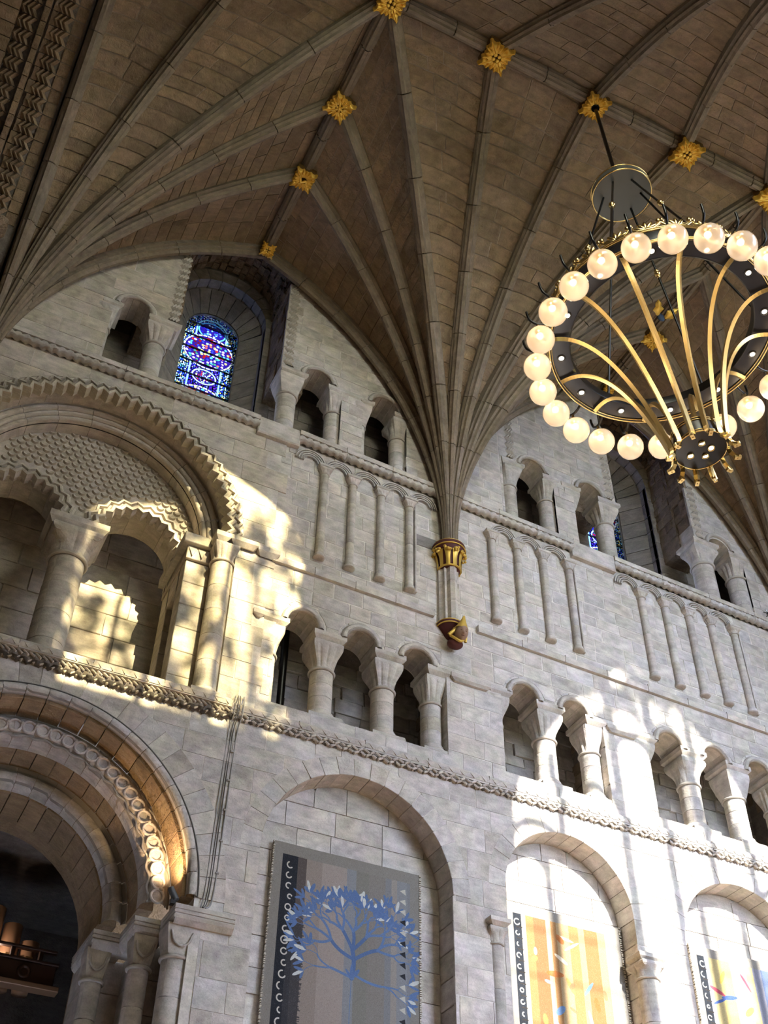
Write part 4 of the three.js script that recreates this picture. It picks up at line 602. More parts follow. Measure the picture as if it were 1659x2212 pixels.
  const tri = []; for (let i = 0; i < 3; i++) { const x = 2.79 + i * 0.14 - 2.95; tri.push(new MB().tri([x, 2.54, -0.195], [x + 0.13, 2.54, -0.195], [x + 0.065, 2.36, -0.165]).geo()); } for (let i = 0; i < 7; i++) { const z = -0.25 - i * 0.15; tri.push(new MB().tri([-0.175, 2.54, z], [-0.175, 2.54, z - 0.14], [-0.205, 2.36, z - 0.07]).geo()); } mesh('carved_triangles', merge(tri), M.fresh, pier);
  const hc = column('gallery_column', 'tall engaged half column on the sunlit wall right of the zigzag arch', 'large columns of the left gallery', { x: 3.28, z: -0.09, r: 0.155, y0: 9.97, yn: 12.22, yc: 12.54, ya: 12.7, hw: 0.18, hd: 0.18, kind: 'scallop', ab: [3.08, 3.3, -0.3, 0.12], base: 0.14, drums: 5, mat: M.fresh });
  const im = thing('impost_band', 'long plain impost band on the sunlit wall right of the zigzag arch', 'moulding'); mesh('band', abacusGeo(3.3, 3.72, 12.56, 12.7, -0.02, 0.12).geo(), M.fresh, im); mesh('band', abacusGeo(3.72, 4.06, 12.53, 12.7, -0.02, 0.1).geo(tone(0.1)), M.old, im);
}

// ---------- lower left: great stepped arch into the dark aisle ----------
{
  const { cx, cy } = ARCH1, sp = 7.2, w = struct('wall_east_aisle_arch');
  const A = thing('great_arch', 'outer order of the great lower left arch with bold edge roll', 'arch');
  voussoirs(A, { cx, cy, r0: 2.13, r1: 2.45, z0: -0.05, z1: 0.012, n: 27, mat: M.old, rough: 0.006 });
  for (let i = 0; i < 24; i++) mesh('roll_stone', archSweep(cx, cy, [[2.125, -0.03], [2.12, 0.01], ...rollProf(2.055, 0.0, 0.062, 8, 1.05, -0.2), [1.985, -0.06], [1.96, -0.06]], PI * (i + 0.012) / 24, PI * (i + 0.988) / 24, 4), M.old, A, tone(0.08));
  voussoirs(A, { cx, cy, r0: 1.955, r1: 2.1, z0: -0.46, z1: -0.045, n: 24, mat: M.warmBounce, rough: 0.012, joint: 0.012, name: 'soffit_stone' });
  const B = thing('ringed_arch', 'order of the great lower left arch carved with linked rings', 'arch');
  const roll = [[1.94, -0.44]]; for (let i = 0; i <= 12; i++) { const a = PI * lerp(0.92, -0.1, i / 12); roll.push([1.77 - 0.155 * cos(a), -0.5 + 0.16 * sin(a)]); } roll.push([1.615, -0.62]);
  for (let i = 0; i < 22; i++) mesh('roll_stone', archSweep(cx, cy, roll, PI * (i + 0.008) / 22, PI * (i + 0.992) / 22, 6), M.old, B, tone(0.09));
  const rg = new THREE.TorusGeometry(0.073, 0.018, 6, 24); metric(rg); paint(rg); const bead = metric(new THREE.SphereGeometry(0.028, 8, 6)); paint(bead);
  const nr = 34; for (let i = 0; i < nr; i++) { const a = PI * (i + 0.5) / nr, m = mesh('carved_ring', rg, M.old, B); m.position.set(cx + 1.765 * cos(a), cy + 1.765 * sin(a), -0.345); m.rotation.z = a; const k = mesh('bead', bead, M.old, B), c = PI * (i + 1) / nr; k.position.set(cx + 1.80 * cos(c), cy + 1.80 * sin(c), -0.345); }
  for (const [r, z] of [[1.885, -0.40], [1.655, -0.375]]) mesh('wavy_fillet', grid(300, 5, (u, v) => { const a = PI * u, R = r + 0.016 * sin(u * PI * nr * 0.64 * 2), q = v * 2 * PI; return [cx + (R + 0.014 * cos(q)) * cos(a), cy + (R + 0.014 * cos(q)) * sin(a), z + 0.014 * sin(q)]; }), M.old, B);
  voussoirs(B, { cx, cy, r0: 1.625, r1: 1.8, z0: -1.06, z1: -0.58, n: 21, mat: M.warmBounce, rough: 0.012, joint: 0.012, name: 'soffit_stone' });
  const D = thing('inner_arch', 'innermost smooth pale roll order of the great lower left arch', 'arch');
  const r3 = [[1.62, -1.04]]; for (let i = 0; i <= 10; i++) { const a = PI * lerp(0.95, -0.05, i / 10); r3.push([1.475 - 0.105 * cos(a), -1.12 + 0.11 * sin(a)]); } r3.push([1.365, -1.25]);
  for (let i = 0; i < 20; i++) mesh('roll_stone', archSweep(cx, cy, r3, PI * (i + 0.008) / 20, PI * (i + 0.992) / 20, 6), M.old, D, tone(0.09));
  voussoirs(D, { cx, cy, r0: 1.345, r1: 1.55, z0: -1.9, z1: -1.2, n: 18, mat: M.warmBounce, rough: 0.012, joint: 0.012, name: 'soffit_stone' });
  // stepped jamb on the right and left of the opening
  const jamb = (dir, X) => {
    for (const [a, z0, z1] of [[2.05, -0.72, -0.3], [1.75, -1.34, -0.72], [1.32, -1.95, -1.34]]) for (let i = 0; i < 9; i++) { const y0 = lerp(3.6, 7.05, i / 9) + 0.004, y1 = lerp(3.6, 7.05, (i + 1) / 9) - 0.004, xs = [cx + dir * a, cx + dir * 2.6].sort((p, q) => p - q); mesh('jamb_stone', new MB().block(xs[0], xs[1], y0, y1, z0, z1, 0.006).geo(tone(0.12)), M.old, w); }
    mesh('jamb_base', new MB().box(...[cx + dir * 1.35, cx + dir * 2.6].sort((p, q) => p - q), 0, 3.6, -1.95, -0.35).geo(), M.old, w);
  };
  jamb(1); jamb(-1);
  mesh('inner_wall', polySlab(-3.5, 5.2, 0, 10, -1.85, -2.2, [[[cx - 1.36, 0.02], [cx + 1.36, 0.02], ...arcPts(cx, cy, 1.36, 24)]], false), M.warmBounce, w);
  // imposts and nook columns
  const steps = [[3.27, 3.97, -0.62, 0.10, 3.42, -0.17, 0.145, 'outer'], [2.97, 3.35, -1.2, -0.42, 3.15, -0.6, 0.118, 'middle'], [2.66, 3.05, -1.9, -0.98, 2.79, -1.2, 0.118, 'inner']];
  steps.forEach(([x0, x1, z0, z1, x, z, r, nm], i) => {
    const t = thing('impost', `grooved impost block over the ${nm} nook column of the great lower arch`, 'impost', [0, 0, 0], undefined), b = [];
    const prof = [[0, 7.22, 0], [0, 7.17, 0], [0, 7.165, -0.012], [0, 7.155, -0.012], [0, 7.15, 0.0], [0, 7.125, -0.004], [0, 7.12, -0.016], [0, 7.11, -0.016], [0, 7.105, -0.004], [0, 7.07, -0.02], [0, 7.02, -0.075]], m = new MB();
    for (let j = 0; j + 1 < prof.length; j++) { const [, ya, da] = prof[j], [, yb, db] = prof[j + 1]; m.quad([x0 - da, yb, z1 + db], [x1, yb, z1 + db], [x1, ya, z1 + da], [x0 - da, ya, z1 + da]).quad([x0 - db, yb, z0], [x0 - db, yb, z1 + db], [x0 - da, ya, z1 + da], [x0 - da, ya, z0]); }
    m.quad([x0, 7.22, z1], [x1, 7.22, z1], [x1, 7.22, z0], [x0, 7.22, z0]).quad([x0 + 0.075, 7.02, z0], [x1, 7.02, z0], [x1, 7.02, z1 - 0.075], [x0 + 0.075, 7.02, z1 - 0.075]).quad([x1, 7.02, z1 - 0.075], [x1, 7.02, z0], [x1, 7.22, z0], [x1, 7.22, z1]); mesh('moulded_block', m.geo(), M.carve, t);
    const c = thing('nook_column', `${nm} nook column with crescent-carved capital in the great lower arch`, 'column', [x, 3.4, z], 'nook columns of the great arch'), H = 6.68 - 3.4;
    for (let k = 0; k < 8; k++) { const a = lerp(0, H, k / 8), e = lerp(0, H, (k + 1) / 8), q = r * rr(0.985, 1.01); mesh('drum', lathe([[q - 0.005, a + 0.001], [q, a + 0.007], [q, e - 0.007], [q - 0.005, e - 0.001]], 32), M.old, c, tone(0.09)); }
    mesh('neck_ring', new THREE.TorusGeometry(r * 1.06, 0.022, 10, 32).rotateX(PI / 2).translate(0, H + 0.015, 0), M.carve, c);
    mesh('capital', capitalGeo(r, r * 1.18, r * 1.2, 0.34, 'cushion').translate(0.0, H + 0.02, 0), M.carve, c, tone(0.05));
    mesh('carved_crescent', tube([[-r * 0.85, H + 0.28, 0], [-r * 0.55, H + 0.17, 0.0], [0, H + 0.125, 0], [r * 0.55, H + 0.17, 0], [r * 0.85, H + 0.28, 0]], 0.014, 24, 8).translate(0, 0, r * 1.17), M.carve, c);
  });
  // dark aisle beyond with a lit organ loft
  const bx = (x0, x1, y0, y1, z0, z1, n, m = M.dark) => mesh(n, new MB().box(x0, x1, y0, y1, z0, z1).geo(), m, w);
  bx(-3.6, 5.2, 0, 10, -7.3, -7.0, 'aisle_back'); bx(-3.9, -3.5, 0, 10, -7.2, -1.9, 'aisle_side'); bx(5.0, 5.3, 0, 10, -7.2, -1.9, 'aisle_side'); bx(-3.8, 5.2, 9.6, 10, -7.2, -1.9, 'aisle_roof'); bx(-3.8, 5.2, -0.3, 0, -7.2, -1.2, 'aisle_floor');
  const lf = thing('organ_loft', 'dark wooden loft front with carved rosettes and rail inside the lower left arch', 'organ loft', [1.45, 7.86, -4.0]);
  const Lb = (n, x0, x1, y0, y1, z0, z1, mt) => mesh(n, new MB().block(x0, x1, y0, y1, z0, z1, 0.01).geo(), mt, lf);
  Lb('front_panel', -1.9, 1.42, -0.25, 0.02, -0.1, 0.05, M.wood); Lb('rail', -1.9, 1.45, 0.02, 0.06, -0.1, 0.08, M.wood); Lb('lower_moulding', -1.9, 1.5, -0.32, -0.25, -0.1, 0.1, M.pipe); Lb('top_rail', -1.9, 1.4, 0.2, 0.24, -0.05, 0.03, M.wood);
  for (let i = 0; i < 8; i++) Lb('baluster', -1.5 + i * 0.38, -1.44 + i * 0.38, 0.06, 0.2, -0.03, 0.02, M.wood);
  for (let i = 0; i < 4; i++) mesh('rosette', new THREE.TorusGeometry(0.07, 0.025, 8, 18).translate(-0.5 + i * 0.5, -0.12, 0.07), M.wood, lf);
  for (let i = 0; i < 6; i++) { const hgt = 1.1 - 0.2 * Math.max(0, i - 2.5), t = thing('organ_pipe', `${['first', 'second', 'third', 'fourth', 'fifth', 'sixth'][i]} from left of the pinkish organ pipes standing behind the loft rail`, 'organ pipe', [1.13 + i * 0.28, 7.7, -4.4], 'organ pipes'); mesh('tube', lathe([[0.0, -0.1], [0.11, -0.1], [0.13, 0.15], [0.13, hgt], [0.0, hgt]], 20), M.pipe, t); mesh('mouth', new MB().block(-0.05, 0.05, 0.25, 0.36, 0.15, 0.175, 0.005).geo(), M.goldDark, t); }
  const lamp = thing('loft_lamp', 'small lamp behind the loft rail lighting the organ pipes', 'lamp', [2.05, 8.02, -4.14]); const lm = std('#ffe2b8', { emissive: new THREE.Color('#ffd9a0'), emissiveIntensity: 3 }); mesh('lamp_bulb', new THREE.SphereGeometry(0.03, 12, 8), lm, lamp); mesh('lamp_base', lathe([[0, -0.08], [0.04, -0.08], [0.03, -0.03], [0, -0.03]], 14), M.black, lamp);
  const pl = new THREE.PointLight('#ffe0cc', 0.5, 0, 2); pl.position.set(2.05, 8.02, -4.14); pl.castShadow = true; scene.add(pl);
}

// ---------- stained glass ----------
function canvasTex(w, h, draw) { const c = document.createElement('canvas'); c.width = w; c.height = h; draw(c.getContext('2d'), w, h); const t = new THREE.CanvasTexture(c); t.colorSpace = THREE.SRGBColorSpace; t.magFilter = THREE.LinearFilter; return t; }
function glassTex() {
  return canvasTex(512, 1536, (g, w, h) => {
    g.fillStyle = '#05060c'; g.fillRect(0, 0, w, h);
    const blues = ['#1a2fd0', '#2448e8', '#142080', '#3a7cf0', '#6db4ff', '#b8e4ff', '#1c1c9a', '#0d1466', '#88d0f0'], fig = ['#8a1512', '#b02a20', '#4fc0b0', '#b7a0d8', '#d8b8c8', '#e8d060', '#2a3ad8', '#e06048', '#9ad0e8', '#5a1020', '#3a8a60', '#c8c8f0'], white = ['#e8f6ff', '#bfe8ff'];
    const shard = (x, y, r, col) => { g.fillStyle = col; g.beginPath(); const n = 4 + Math.floor(rnd() * 3), o = rnd() * 6; for (let i = 0; i < n; i++) { const a = o + i * 2 * PI / n, q = r * rr(0.6, 1.1); g.lineTo(x + q * cos(a), y + q * sin(a)); } g.closePath(); g.fill(); };
    const fillShards = (x0, x1, y0, y1, st, cols, inside) => { for (let y = y0; y < y1; y += st) for (let x = x0; x < x1; x += st) { const X = x + rr(-0.3, 0.3) * st, Y = y + rr(-0.3, 0.3) * st; if (!inside || inside(X, Y)) shard(X, Y, st * 0.52, cols[Math.floor(rnd() * cols.length)]); } };
    // borders of leafy scraps
    fillShards(0, 100, 0, h, 17, ['#9adcf0', '#d8f0ff', '#3058e0', '#50a8c8', '#204048', '#c0e0e8', '#f0e070', '#1830b0']); fillShards(w - 100, w, 0, h, 17, ['#9adcf0', '#d8f0ff', '#3058e0', '#50a8c8', '#204048', '#c0e0e8', '#f0e070', '#1830b0']);
    fillShards(100, w - 100, 0, h, 20, ['#2418a0', '#3a1c98', '#1c28c0', '#50209a', '#2a34d8', '#8890f0']); fillShards(60, w - 60, 0, 150, 17, ['#9adcf0', '#d8f0ff', '#3058e0', '#50a8c8', '#204048']);
    g.strokeStyle = '#8fe0ff'; g.lineWidth = 15; for (const x of [112, w - 112]) { g.beginPath(); g.moveTo(x, 150); g.lineTo(x, h); g.stroke(); }
    g.beginPath(); g.arc(w / 2, 205, 144, PI, 2 * PI); g.stroke();
    const medal = (cy, rx, ry, cols, ring, st) => { g.fillStyle = '#05060c'; g.beginPath(); g.ellipse(w / 2, cy, rx + 10, ry + 10, 0, 0, 7); g.fill(); g.fillStyle = '#26126a'; g.beginPath(); g.ellipse(w / 2, cy, rx - 12, ry - 12, 0, 0, 7); g.fill(); fillShards(w / 2 - rx, w / 2 + rx, cy - ry, cy + ry, st, cols, (x, y) => ((x - w / 2) / (rx - 20)) ** 2 + ((y - cy) / (ry - 20)) ** 2 < 1); if (ring) { g.strokeStyle = ring; g.lineWidth = 15; g.setLineDash(ring === '#f2fbff' ? [36, 8] : []); g.beginPath(); g.ellipse(w / 2, cy, rx - 2, ry - 2, 0, 0, 7); g.stroke(); g.setLineDash([]); } };
    medal(210, 130, 110, blues, '#5fb8ff', 30); medal(500, 232, 215, fig, '#f2fbff', 34); medal(830, 110, 90, ['#d0e8f0', '#b02a20', '#e8d060', '#3a8a60', '#9ad0e8', '#303030'], '#a8c8e8', 20); medal(1180, 232, 215, fig, '#f2fbff', 34); medal(1490, 110, 80, blues, '#5fb8ff', 26);
  });
}
function glassWindow(n, cx, sy, r, y0, z, label) {
  const w = struct('window_' + n, label), tex = glassTex(), H = sy + r - y0, m = new THREE.MeshPhysicalMaterial({ transmission: 1, thickness: 0, roughness: 0.25, map: tex, ior: 1.4 }); m.color.setScalar(0.2);
  const rows = 9, half = (y) => (y <= sy ? r : Math.sqrt(Math.max(0, r * r - (y - sy) ** 2)));
  for (let i = 0; i < rows; i++) {
    const a = y0 + H * i / rows, b = y0 + H * (i + 1) / rows, k = 8, pos = [], uv = [], idx = [];
    for (let j = 0; j <= k; j++) { const y = lerp(a, b, j / k), h = half(y); for (const s of [-1, 1]) { pos.push(cx + s * h, y, z); uv.push(0.5 + s * h / (2 * r), (y - y0) / H); } if (j) { const q = (j - 1) * 2; idx.push(q, q + 1, q + 3, q, q + 3, q + 2); } }
    const g = new THREE.BufferGeometry(); g.setAttribute('position', new THREE.Float32BufferAttribute(pos, 3)); g.setAttribute('uv', new THREE.Float32BufferAttribute(uv, 2)); g.setIndex(idx); g.computeVertexNormals(); mesh('glass_panel', g, m, w);
    if (i) mesh('saddle_bar', new MB().box(cx - half(a), cx + half(a), a - 0.009, a + 0.009, z - 0.012, z + 0.02).geo(), M.lead, w);
  }
}
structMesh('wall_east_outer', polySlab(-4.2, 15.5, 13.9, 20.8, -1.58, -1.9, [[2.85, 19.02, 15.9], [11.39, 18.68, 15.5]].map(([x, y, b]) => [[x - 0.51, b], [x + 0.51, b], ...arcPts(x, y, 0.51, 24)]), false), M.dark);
glassWindow(1, 2.85, 19.02, 0.525, 16.3, -1.63, 'blue stained glass window in the left bay of the upper gallery');
glassWindow(2, 11.39, 18.68, 0.525, 15.9, -1.63, 'blue stained glass window half hidden by a column in the right bay');

// ---------- tapestries ----------
function tapTex(kind) {
  return canvasTex(1024, 1400, (g, w, h) => {
    const bandsA = ['#86847c', '#a39f92', '#8d8f90', '#7d8287', '#b3a894', '#8b8680', '#a89c94', '#a09890', '#8f9296', '#9b8f86', '#87898c'], bandsB = ['#a8956a', '#b5a688', '#9c7448', '#bdb3a0', '#85603c', '#a8906a', '#96683f', '#b0a184'], bandsC = ['#8a8690', '#b8a878', '#5a6a8a', '#c9b470', '#888a98', '#a07a84'], bands = { a: bandsA, b: bandsB, c: bandsC }[kind];
    g.fillStyle = '#938f87'; g.fillRect(0, 0, w, h);
    let x = 70; while (x < w - 70) { const q = rr(40, 120); g.fillStyle = bands[Math.floor(rnd() * bands.length)]; g.fillRect(x, 75, q + 2, h); x += q; }
    g.fillStyle = '#8f8b84'; g.fillRect(w - 70, 0, 70, h); g.fillRect(0, 0, w, 75); g.fillRect(0, 0, 62, h);
    g.fillStyle = '#1c222c'; g.fillRect(62, 75, kind === 'a' ? 105 : 70, h); if (kind === 'a') { g.fillStyle = '#5b5350'; g.fillRect(167, 75, 60, h); g.fillStyle = '#3a3b40'; for (let y = 500; y < h; y += 5) g.fillRect(130, y, 90 + 25 * rnd(), 4); }
    g.lineCap = 'round'; const leaf = (x, y, a, L, W, col) => { g.fillStyle = col; g.beginPath(); g.ellipse(x + cos(a) * L / 2, y + sin(a) * L / 2, L / 2, W / 2, a, 0, 7); g.fill(); };
    // a loose spray of leafy branches, no figures
    const branch = (x, y, a, L, d) => { const x1 = x + cos(a) * L, y1 = y + sin(a) * L; g.strokeStyle = d > 2 ? '#5672a2' : '#6683b4'; g.lineWidth = 4 + d * 6; g.beginPath(); g.moveTo(x, y); g.quadraticCurveTo((x + x1) / 2 + rr(-30, 30), (y + y1) / 2 + rr(-30, 30), x1, y1); g.stroke(); if (d > 0) { const k = d > 2 ? 3 : 2; for (let i = 0; i < k; i++) branch(x1, y1, a + (i - (k - 1) / 2) * rr(0.55, 0.8) + rr(-0.15, 0.15), L * rr(0.62, 0.8), d - 1); } else for (let i = 0; i < 3; i++) leaf(x1, y1, a + (i - 1) * 0.7, rr(50, 90), rr(16, 26), i === 1 && rnd() > 0.5 ? '#d8dcd8' : '#5f7cae'); };
    if (kind === 'a') { branch(560, 760, -PI / 2, 170, 4); branch(560, 640, -2.6, 170, 3); branch(580, 640, -0.5, 170, 3); branch(570, 760, -2.9, 150, 2); branch(590, 740, 0.2, 170, 2); branch(560, 1400, -PI / 2, 640, 0); } else if (kind === 'b') { g.globalAlpha = 0.85; for (let i = 0; i < 30; i++) leaf(rr(220, 860), rr(150, 1300), rr(0, 6), rr(60, 160), rr(20, 50), ['#a85f2a', '#c58a4a', '#7aa0cc', '#ede4d2', '#8a6a4a', '#5c86c0'][i % 6]); g.globalAlpha = 1; } else for (let i = 0; i < 22; i++) leaf(rr(220, 860), rr(150, 1300), rr(0, 6), rr(60, 160), rr(20, 50), ['#405a98', '#d6d0b8', '#b04a5a', '#d0b050'][i % 4]);
    // edge beads and flecks
    for (let y = 140; y < h; y += kind === 'a' ? 68 : 84) { g.strokeStyle = '#d9d6cc'; g.lineWidth = 9; g.beginPath(); g.arc((kind === 'a' ? 118 : 100) + rr(-10, 10), y, rr(12, 24), rr(0, 2), rr(4, 6.3)); g.stroke(); if (kind === 'a') { g.fillStyle = rnd() > 0.5 ? '#22252c' : '#cfccc0'; g.beginPath(); g.moveTo(w - 145, y); g.lineTo(w - 105, y - 18); g.lineTo(w - 100, y + 22); g.fill(); } else { g.fillStyle = '#2a2420'; g.fillRect(88, y + 34, 50, 8); } }
    // weave
    for (let i = 0; i < 60000; i++) { g.fillStyle = rnd() > 0.5 ? 'rgba(255,255,255,0.10)' : 'rgba(20,20,20,0.12)'; g.fillRect(rnd() * w, rnd() * h, 2, rr(2, 5)); }
  });
}
const weave = noiseTex(256, (u, v, x, y) => { const k = 0.5 + 0.25 * sin(x * PI / 2) * cos(y * PI / 2) + 0.25 * rnd(); return [k, k, k]; });
[['a', 4.5, 6.5, 8.46, 4.9, 'tall grey striped tapestry with blue leaf sprays in the widest niche'], ['b', 7.76, 9.55, 8.4, 4.9, 'ochre tapestry half in sunlight in the middle niche'], ['c', 10.72, 12.5, 8.43, 4.9, 'sun-bleached tapestry in the niche at the right edge']].forEach(([k, x0, x1, y1, y0, label]) => {
  const t = thing('tapestry', label, 'tapestry', [(x0 + x1) / 2, y0, -0.33], undefined), W = x1 - x0, H = y1 - y0, bm = weave.clone(); bm.repeat.set(W * 8, H * 8);
  const m = new THREE.MeshStandardMaterial({ map: tapTex(k), bumpMap: bm, bumpScale: 0.006, roughness: 0.95 });
  const g = grid(20, 30, (u, v) => [(u - 0.5) * W, v * H, 0.02 + 0.006 * sin(u * 17) * (1 - v * 0.6)]); { const p = g.attributes.position, uv = g.attributes.uv; for (let i = 0; i < p.count; i++) uv.setXY(i, p.getX(i) / W + 0.5, 1 - (H - p.getY(i)) / (W * 1400 / 1024)); } mesh('woven_cloth', g, m, t);
  const back = std('#6f6a62', { roughness: 1 }); mesh('lining', new MB().box(-W / 2, W / 2, 0, H, -0.03, 0.005).geo(), back, t);
  const fr = []; for (let i = 0; i < 150; i++) { const y = H * (i + rnd()) / 150; for (const s of [-1, 1]) fr.push(new MB().box(s * W / 2 - 0.012, s * W / 2 + 0.012 + s * rr(0, 0.014), y, y + 0.012, 0.0, 0.03).geo()); } mesh('knotted_edge', merge(fr), std('#b5afa2', { roughness: 1 }), t).userData.kind = 'stuff';
});
// columns beside the niches
[[9.72, 'round shaft with leaf capital between the ochre tapestry and the niche at the right edge', 'leaf', 0.145], [7.42, 'slim jamb shaft with volute capital left of the ochre tapestry', 'leaf', 0.10]].forEach(([x, label, kind, r]) => column('niche_column', label, 'columns beside the niches', { x, z: -0.06, r, y0: 4.2, yn: 7.62, yc: 7.84, ya: 7.94, hw: r * 1.25, hd: r * 1.25, kind, ab: [x - r * 1.45, x + r * 1.45, -0.2, 0.12], base: 0.15, drums: 6 }));

// ---------- chandelier ----------
{
  const t = thing('chandelier', 'large ring chandelier with pearly globes, gilded curved arms and a black bowl', 'chandelier', [7.05, 13.104, 5.363]);
  t.quaternion.setFromUnitVectors(V(0, 1, 0), V(-0.0362, 0.9984, -0.0436));
  const ph = 1.3751, at = (r, a, y) => [r * cos(a), y, r * sin(a)];
  mesh('ring_band', lathe([[1.40, 0.30], [1.42, 0.30], [1.42, 0.58], [1.40, 0.58], [1.40, 0.30]], 96), M.blackSatin, t);
  mesh('ring_flange', lathe([[1.40, 0.325], [1.17, 0.325], [1.17, 0.345], [1.40, 0.345]], 96), M.blackSatin, t); mesh('inner_band', lathe([[1.17, 0.32], [1.155, 0.32], [1.155, 0.46], [1.17, 0.46], [1.17, 0.32]], 96), M.black, t);
  for (const [r, y] of [[1.425, 0.30], [1.425, 0.33], [1.425, 0.58], [1.425, 0.545], [1.40, 0.315]]) mesh('brass_trim', new THREE.TorusGeometry(r, 0.011, 8, 120).rotateX(PI / 2).translate(0, y, 0), M.brass, t);
  // globes
  const globeMat = new THREE.MeshPhysicalMaterial({ roughness: 0.12, transmission: 0.55, thickness: 0, clearcoat: 1, clearcoatRoughness: 0.05, emissive: new THREE.Color(1.0, 0.80, 0.58), emissiveIntensity: 0.12 }); globeMat.color.setRGB(0.95, 0.86, 0.74);
  const bulbMat = std('#fff3dc', { emissive: new THREE.Color(1, 0.9, 0.72), emissiveIntensity: 3 });
  const gGeo = new THREE.SphereGeometry(0.178, 36, 24), bGeo = new THREE.SphereGeometry(0.045, 14, 10), cGeo = lathe([[0, 0.16], [0.05, 0.165], [0.052, 0.19], [0.02, 0.2], [0.018, 0.3], [0, 0.3]], 16), brGeo = tube([[-0.2, 0.42, 0], [-0.1, 0.33, 0], [0, 0.32, 0], [0.08, 0.38, 0], [0.105, 0.48, 0], [0.11, 0.56, 0]], 0.017, 24, 8);
  const petals = []; for (let i = -2; i <= 2; i++) petals.push(new THREE.SphereGeometry(0.035, 8, 6).scale(0.55, 1.5, 0.45).translate(0, 0.055, 0).rotateZ(-i * 0.6)); for (const s of [-1, 1]) { petals.push(tube([[0, 0, 0], [s * 0.07, 0.005, 0], [s * 0.12, 0.05, 0]], 0.011, 10, 6)); petals.push(new THREE.SphereGeometry(0.02, 8, 6).scale(1, 1.5, 1).translate(s * 0.135, 0.075, 0)); } const leafG = merge(petals).scale(1.55, 1.55, 1.55);
  for (let i = 0; i < 24; i++) {
    const a = ph + i * PI / 12, g = mesh('globe', gGeo, globeMat, t); g.position.set(...at(1.618, a, 0));
    const b = mesh('bulb', bGeo, bulbMat, g); b.position.set(0, 0.075, 0); const c = mesh('globe_cap', cGeo, M.brass, g);
    const br = mesh('globe_bracket', brGeo, M.black, t); br.position.set(...at(1.618, a, 0)); br.rotation.y = -a;
    const l = mesh('gilt_leaf', leafG, M.brass, t), a2 = a + PI / 24; l.position.set(...at(1.42, a2, 0.585)); l.rotation.y = PI / 2 - a2;
    const pl = new THREE.PointLight(new THREE.Color(1, 0.8, 0.56), 0.3, 0, 2); pl.position.set(0, 0.075, 0); g.add(pl);
  }
  // downlights in the flange, gilded arms, suspension rods
  const lensMat = std('#fff4e0', { emissive: new THREE.Color(1, 0.93, 0.8), emissiveIntensity: 6 });
  for (let i = 0; i < 12; i++) {
    const a = ph + PI / 24 + PI / 12 + i * PI / 6, d = mesh('downlight', lathe([[0.034, 0.0], [0.055, -0.004], [0.055, 0.006], [0.034, 0.006]], 20), M.black, t); d.position.set(...at(1.285, a, 0.318)); mesh('lens', lathe([[0, 0.001], [0.034, 0.001]], 18), lensMat, d);
    const sp = new THREE.SpotLight(new THREE.Color(1, 0.88, 0.7), 3, 0, 0.6, 0.6, 2); sp.position.set(...at(1.285, a, 0.30)); sp.target.position.set(...at(1.285, a, -1)); t.add(sp, sp.target);
    const q = ph + PI / 24 + i * PI / 6, P = (r, y) => V(...at(r, q, y)), cv = new THREE.CurvePath(); cv.add(new THREE.CubicBezierCurve3(P(1.39, 0.28), P(0.86, 0.38), P(0.52, -0.55), P(0.335, -1.72))); cv.add(new THREE.CubicBezierCurve3(P(0.335, -1.72), P(0.325, -1.82), P(0.29, -1.93), P(0.40, -1.99)));
    const ag = new THREE.TubeGeometry(cv, 56, 0.034, 4); mesh('gilded_arm', flat(ag), M.brass, t);
    mesh('arm_foot', new MB().block(-0.022, 0.022, -0.02, 0.02, -0.05, 0.03, 0.006).geo().rotateY(PI / 2 - q).translate(...at(0.40, q, -1.99)), M.brass, t);
  }
  mesh('bowl', lathe([[0, -1.86], [0.285, -1.86], [0.295, -1.84], [0.295, -1.62], [0.28, -1.6], [0, -1.6]], 48), M.black, t);
  for (const y of [-1.855, -1.825, -1.655, -1.62]) mesh('brass_trim', new THREE.TorusGeometry(0.297, 0.008, 8, 60).rotateX(PI / 2).translate(0, y, 0), M.brass, t);
  for (const [x, z, rx] of [[-0.06, 0.09, 0.5], [0.08, 0.08, -0.2], [0.1, -0.05, 0.4], [-0.06, -0.12, 0.2]]) { const d = mesh('bowl_spotlight', lathe([[0.028, 0], [0.042, -0.012], [0.042, 0.02], [0.028, 0.02]], 18), M.brass, t); d.position.set(x, -1.868, z); d.rotation.set(rx * 0.5, 0, rx * 0.4); mesh('lens', lathe([[0, 0.0], [0.03, 0.0]], 16), lensMat, d); const sp = new THREE.SpotLight(new THREE.Color(1, 0.88, 0.7), 4, 0, 0.5, 0.6, 2); sp.position.set(x, -1.89, z); sp.target.position.set(x * 3, -4, z * 3); t.add(sp, sp.target); }
  // canopy and its rods
  const cx = 0.06, cz = 0.1, cy = 3.66;
  mesh('canopy', lathe([[0, 0], [0.42, 0], [0.43, 0.01], [0.43, 0.12], [0.42, 0.13], [0, 0.13]], 64).translate(cx, cy, cz), M.canopy, t);
  for (const y of [0.005, 0.125]) mesh('brass_trim', new THREE.TorusGeometry(0.432, 0.012, 8, 72).rotateX(PI / 2).translate(cx, cy + y, cz), M.brass, t);
